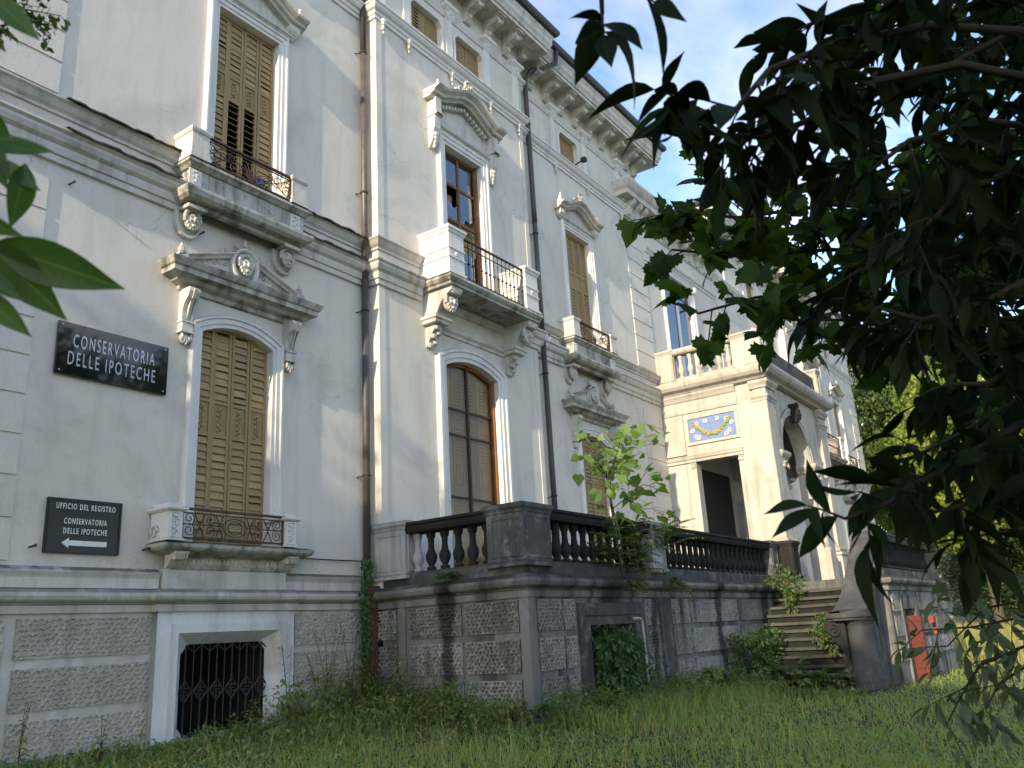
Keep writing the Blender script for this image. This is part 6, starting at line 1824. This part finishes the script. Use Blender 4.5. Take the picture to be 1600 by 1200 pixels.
x, y = field(150000, 3.0, 34, rad(-8), rad(82)); m_ = on_lawn(x, y); x, y = x[m_], y[m_]
cl = .5 + .5 * np.sin(x * 1.7 + 1.3 * np.sin(y * 1.1)) * np.sin(y * 1.9 + x * .4)
g = part('grass', grass_mesh('grass', x, y, rs.uniform(.04, .15, len(x)) * (.5 + .8 * cl) * np.where(y > -2.5, np.clip((x - 5.5) / 2.5, .4, 1), 1), .0035 + .0006 * np.hypot(x, y + 10) * .6, rs.uniform(.15, .9, len(x)), GRASSM), None, None); g['kind'] = 'stuff'
x, y = field(2600, 5, 22, rad(5), rad(75)); m_ = on_lawn(x, y); x, y = x[m_], y[m_]
g = part('grass_seed_stalks', grass_mesh('grass_seed_stalks', x, y, rs.uniform(.2, .5, len(x)), .003, rs.uniform(.1, .5, len(x)), TALLGR), None, None); g['kind'] = 'stuff'


def ground_leaves(name, x, y, hmax, size, mat):
    n = len(x); z = gz_np(x, y) + rs.uniform(.01, 1, n) ** 1.5 * hmax
    a = rs.uniform(0, 2 * PI, n); el = rs.uniform(-.3, .9, n); s = size * rs.uniform(.5, 1.3, n)
    d = np.stack([np.cos(a) * np.cos(el), np.sin(a) * np.cos(el), np.sin(el)], -1); sd = np.stack([-np.sin(a), np.cos(a), rs.uniform(-.3, .3, n)], -1)
    p = np.stack([x, y, z], -1); s_ = s[:, None]
    V = np.stack([p, p + d * s_ * .5 + sd * s_ * .25, p + d * s_, p + d * s_ * .5 - sd * s_ * .25], 1)
    i0 = np.arange(n)[:, None] * 4
    return np_mesh(name, V, (i0 + [0, 1, 2, 3]).ravel(), np.full(n, 4), mat)


x, y = field(130000, 4.0, 24, rad(0), rad(80)); m_ = on_lawn(x, y); x, y = x[m_], y[m_]
kp = rs.uniform(0, 1, len(x)) < np.clip(.45 + .9 * np.sin(x * .9 + 2) * np.cos(y * 1.3 - x * .5), .15, 1)
x, y = x[kp], y[kp]
g = part('ground_cover', ground_leaves('ground_cover', x, y, .12, .045 + .0012 * np.hypot(x, y + 10), CLOVER), None, None); g['kind'] = 'stuff'
# rank growth at the wall foot
xa = np.concatenate([rs.uniform(4.2, 10.1, 12000), 10.1 - np.abs(rs.normal(0, .5, 7000)), rs.uniform(10.2, 17.5, 16000), rs.uniform(16.2, 18.6, 6000)])
ya = np.concatenate([-.08 - np.abs(rs.normal(0, .85, 12000)), rs.uniform(-3.6, -.1, 7000), -3.12 - np.abs(rs.normal(0, .5, 16000)), rs.uniform(-5.6, -3.2, 6000)])
hh = .12 + .40 * np.exp(-np.minimum(np.abs(ya + .1), np.where(xa > 10.2, np.abs(ya + 3.15), 9)) * 1.4) + .25 * (np.abs(xa - 9.6) < .9) * (ya > -3)
hh = hh * np.clip((xa - 6.2) / 2.2, .22, 1)
g = part('wall_foot_weeds', ground_leaves('wall_foot_weeds', xa, ya, hh, .075, WEED), None, None); g['kind'] = 'stuff'
x = rs.uniform(4.2, 20, 9000); y = np.where(x < 10.1, -.1 - np.abs(rs.normal(0, .8, 9000)), -3.15 - np.abs(rs.normal(0, .7, 9000)))
m_ = on_lawn(x, y); x, y = x[m_], y[m_]
g = part('rough_grass', grass_mesh('rough_grass', x, y, rs.uniform(.12, .42, len(x)) * np.clip((x - 6.0) / 2.5, .25, 1), .005, rs.uniform(.15, .7, len(x)), GRASSM), None, None); g['kind'] = 'stuff'
x, y = field(2200, 4.5, 20, rad(5), rad(78)); m_ = on_lawn(x, y); x, y = x[m_], y[m_]
g = part('fallen_leaves', ground_leaves('fallen_leaves', x, y, .09, .075, DEADLF), None, None); g['kind'] = 'stuff'
# sunlit tall grass beyond the house
x = rs.uniform(30, 62, 26000); y = rs.uniform(-12, -1.0, 26000) ; m_ = ~((x < 47) & (y > -1.2)); x, y = x[m_], y[m_]
g = part('meadow_grass', grass_mesh('meadow_grass', x, y, rs.uniform(.3, 1.1, len(x)), .02, rs.uniform(.1, .5, len(x)), TALLGR), None, None); g['kind'] = 'stuff'


def crown_mesh(name, n, rx, rz, leaf, mat, seed, lobes=26):
    r = np.random.RandomState(seed)
    cs = r.normal(0, 1, (lobes, 3)); cs /= np.linalg.norm(cs, axis=1)[:, None]; cs *= (r.uniform(.25, 1, lobes) ** .5)[:, None] * .78
    q = r.uniform(.16, .36, lobes); k = r.randint(0, lobes, n)
    d = r.normal(0, 1, (n, 3)); d /= np.linalg.norm(d, axis=1)[:, None]
    p = (cs[k] + d * (q[k] * r.uniform(.55, 1.05, n))[:, None]) * [rx, rx, rz]
    nrm = d + r.normal(0, .55, (n, 3)); nrm /= np.linalg.norm(nrm, axis=1)[:, None]
    u = np.cross(nrm, r.normal(0, 1, (n, 3))); u /= np.linalg.norm(u, axis=1)[:, None]; w = np.cross(nrm, u)
    s = leaf * r.uniform(.6, 1.3, n)[:, None]
    V = np.stack([p - u * s * .5, p + w * s * .32, p + u * s * .5, p - w * s * .32], 1)
    i0 = np.arange(n)[:, None] * 4
    return np_mesh(name, V, (i0 + [0, 1, 2, 3]).ravel(), np.full(n, 4), mat)


def big_tree(x, y, h, crown_me, cs, label, group=None, name='broadleaf_tree', z=None):
    z = gz(x, y) if z is None else z
    t = thing(name, label, 'tree', (x, y, z), group)
    k = MB(); k.tube([(x, y, z - .2), (x + .1, y, z + h * .35), (x - .05, y + .1, z + h * .8)], .22 * h / 12, 9, .05)
    rr = random.Random(int(x * 7 + y))
    for i in range(7):
        a = rr.uniform(0, 6.28); k.tube([(x, y, z + h * rr.uniform(.3, .55)), (x + .18 * h * math.cos(a), y + .18 * h * math.sin(a), z + h * rr.uniform(.6, .9))], .06 * h / 12, 6, .02)
    part('trunk', k, BARK, t, smooth=True)
    o = part('crown', crown_me, None, t, (x, y, z + h * .60)); o.scale = cs; o.rotation_euler = (0, 0, rr.uniform(0, 6)); o['kind'] = 'stuff'
    return t


cm_shade = crown_mesh('crown', 9000, 4.2, 4.6, .36, FARDK, 5, 40)  # unseen trees; the left ones placed to shade the front and near leaves
for x, y, h, s in ((-9, -4.0, 12, (1, 1, 1)), (-8, -10.5, 12.5, (1, 1, 1)), (18, -30, 20, (1.4, 1.4, 1.3)), (27, -33, 21, (1.4, 1.4, 1.3)), (10, -31, 18, (1.2, 1.2, 1.2)), (-17, -4.2, 19.5, (1.25, 1.25, 1.2)), (-21, -9, 21, (1.2, 1.2, 1.2))):
    big_tree(x, y, h, cm_shade, s, 'tall tree out of view, placed to shade the front or to mirror in the black plaque', 'trees mirrored in the black plaque')
cm_far = crown_mesh('crown', 42000, 4.2, 4.4, .19, FARLF, 8, 90)
cm_fdk = crown_mesh('crown', 36000, 4.2, 4.4, .21, FARDK, 9, 90)
for i, (x, y, h, me, s, lab) in enumerate((
    (56, -3.5, 18, cm_far, (1.3, 1.3, 1.6), 'sunlit yellow green tree right of the far wing'),
    (52, -8, 9, cm_fdk, (.8, .8, .7), 'dark bushy tree behind the sunlit meadow'),
    (66, -9, 20, cm_far, (1.4, 1.4, 1.7), 'broad sunlit tree behind the meadow at right'),
    (70, 3, 19, cm_far, (1.4, 1.4, 1.5), 'tallest sunlit tree seen through the leaves at right'),
    (58, -17, 12, cm_fdk, (1.2, 1.2, 1.1), 'dark tree at the right edge behind the hanging leaves'),
    (48, -14, 7, cm_fdk, (.8, .8, .6), 'low dark tree at the edge of the meadow'),
    (60, -21, 21, cm_far, (1.5, 1.5, 1.8), 'tall sunlit tree filling the gaps at the right edge'),
    (57, -13, 17, cm_fdk, (1.2, 1.2, 1.5), 'tall dark green tree between the two sunlit trees at right'),
    (64, 2.5, 25, cm_fdk, (1.4, 1.4, 1.9), 'tallest dark tree rising behind the end of the far wing'),
    (64, -4, 6, cm_fdk, (1.1, 1.1, .75), 'rounded dark bush beyond the sunlit meadow'),
    (60, -12, 6.5, cm_fdk, (1.1, 1.1, .8), 'low dark thicket beyond the sunlit meadow'),
    (72, -15, 8, cm_fdk, (1.3, 1.3, .9), 'dark thicket at the far right of the meadow'),
    (75, -3, 9, cm_fdk, (1.3, 1.3, 1), 'dark tree behind the rounded bush'),
    (82, -18, 17, cm_far, (1.5, 1.5, 1.3), 'distant sunlit tree at far right'),
)):
    big_tree(x, y, h, me, s, lab)
# small house far away with a red roof
t = thing('distant_house', 'tall distant house with red tiled roof above the trees', 'house', (74, 1.5, -.6))
k = MB(); k.box(71, 77, -1.0, 4.0, -.6, 11.2); part('wall', k, WARMST, t)
k = MB(); k.prism([(-1.6, 11.2), (4.6, 11.2), (1.5, 13.6)], 'x', 70.5, 77.5); part('roof', k, ROOFT, t)
for y in (-.2, 1.5, 3.2):
    k = MB(); k.box(70.95, 71.02, y - .4, y + .4, 8.6, 10.2); part('window', k, DARKIN, t)
for i, (x, y, h, lab) in enumerate(((96, -34, 14, 'first'), (98, -24, 12, 'second'), (95, -15, 13, 'third'), (99, -6, 12, 'fourth'), (97, 4, 14, 'fifth'), (94, -44, 13, 'sixth'))):
    big_tree(x, y, h, cm_fdk, (1.5, 1.5, 1.25), lab + ' tree from the right in the far dark row along the horizon', 'far trees along the horizon')
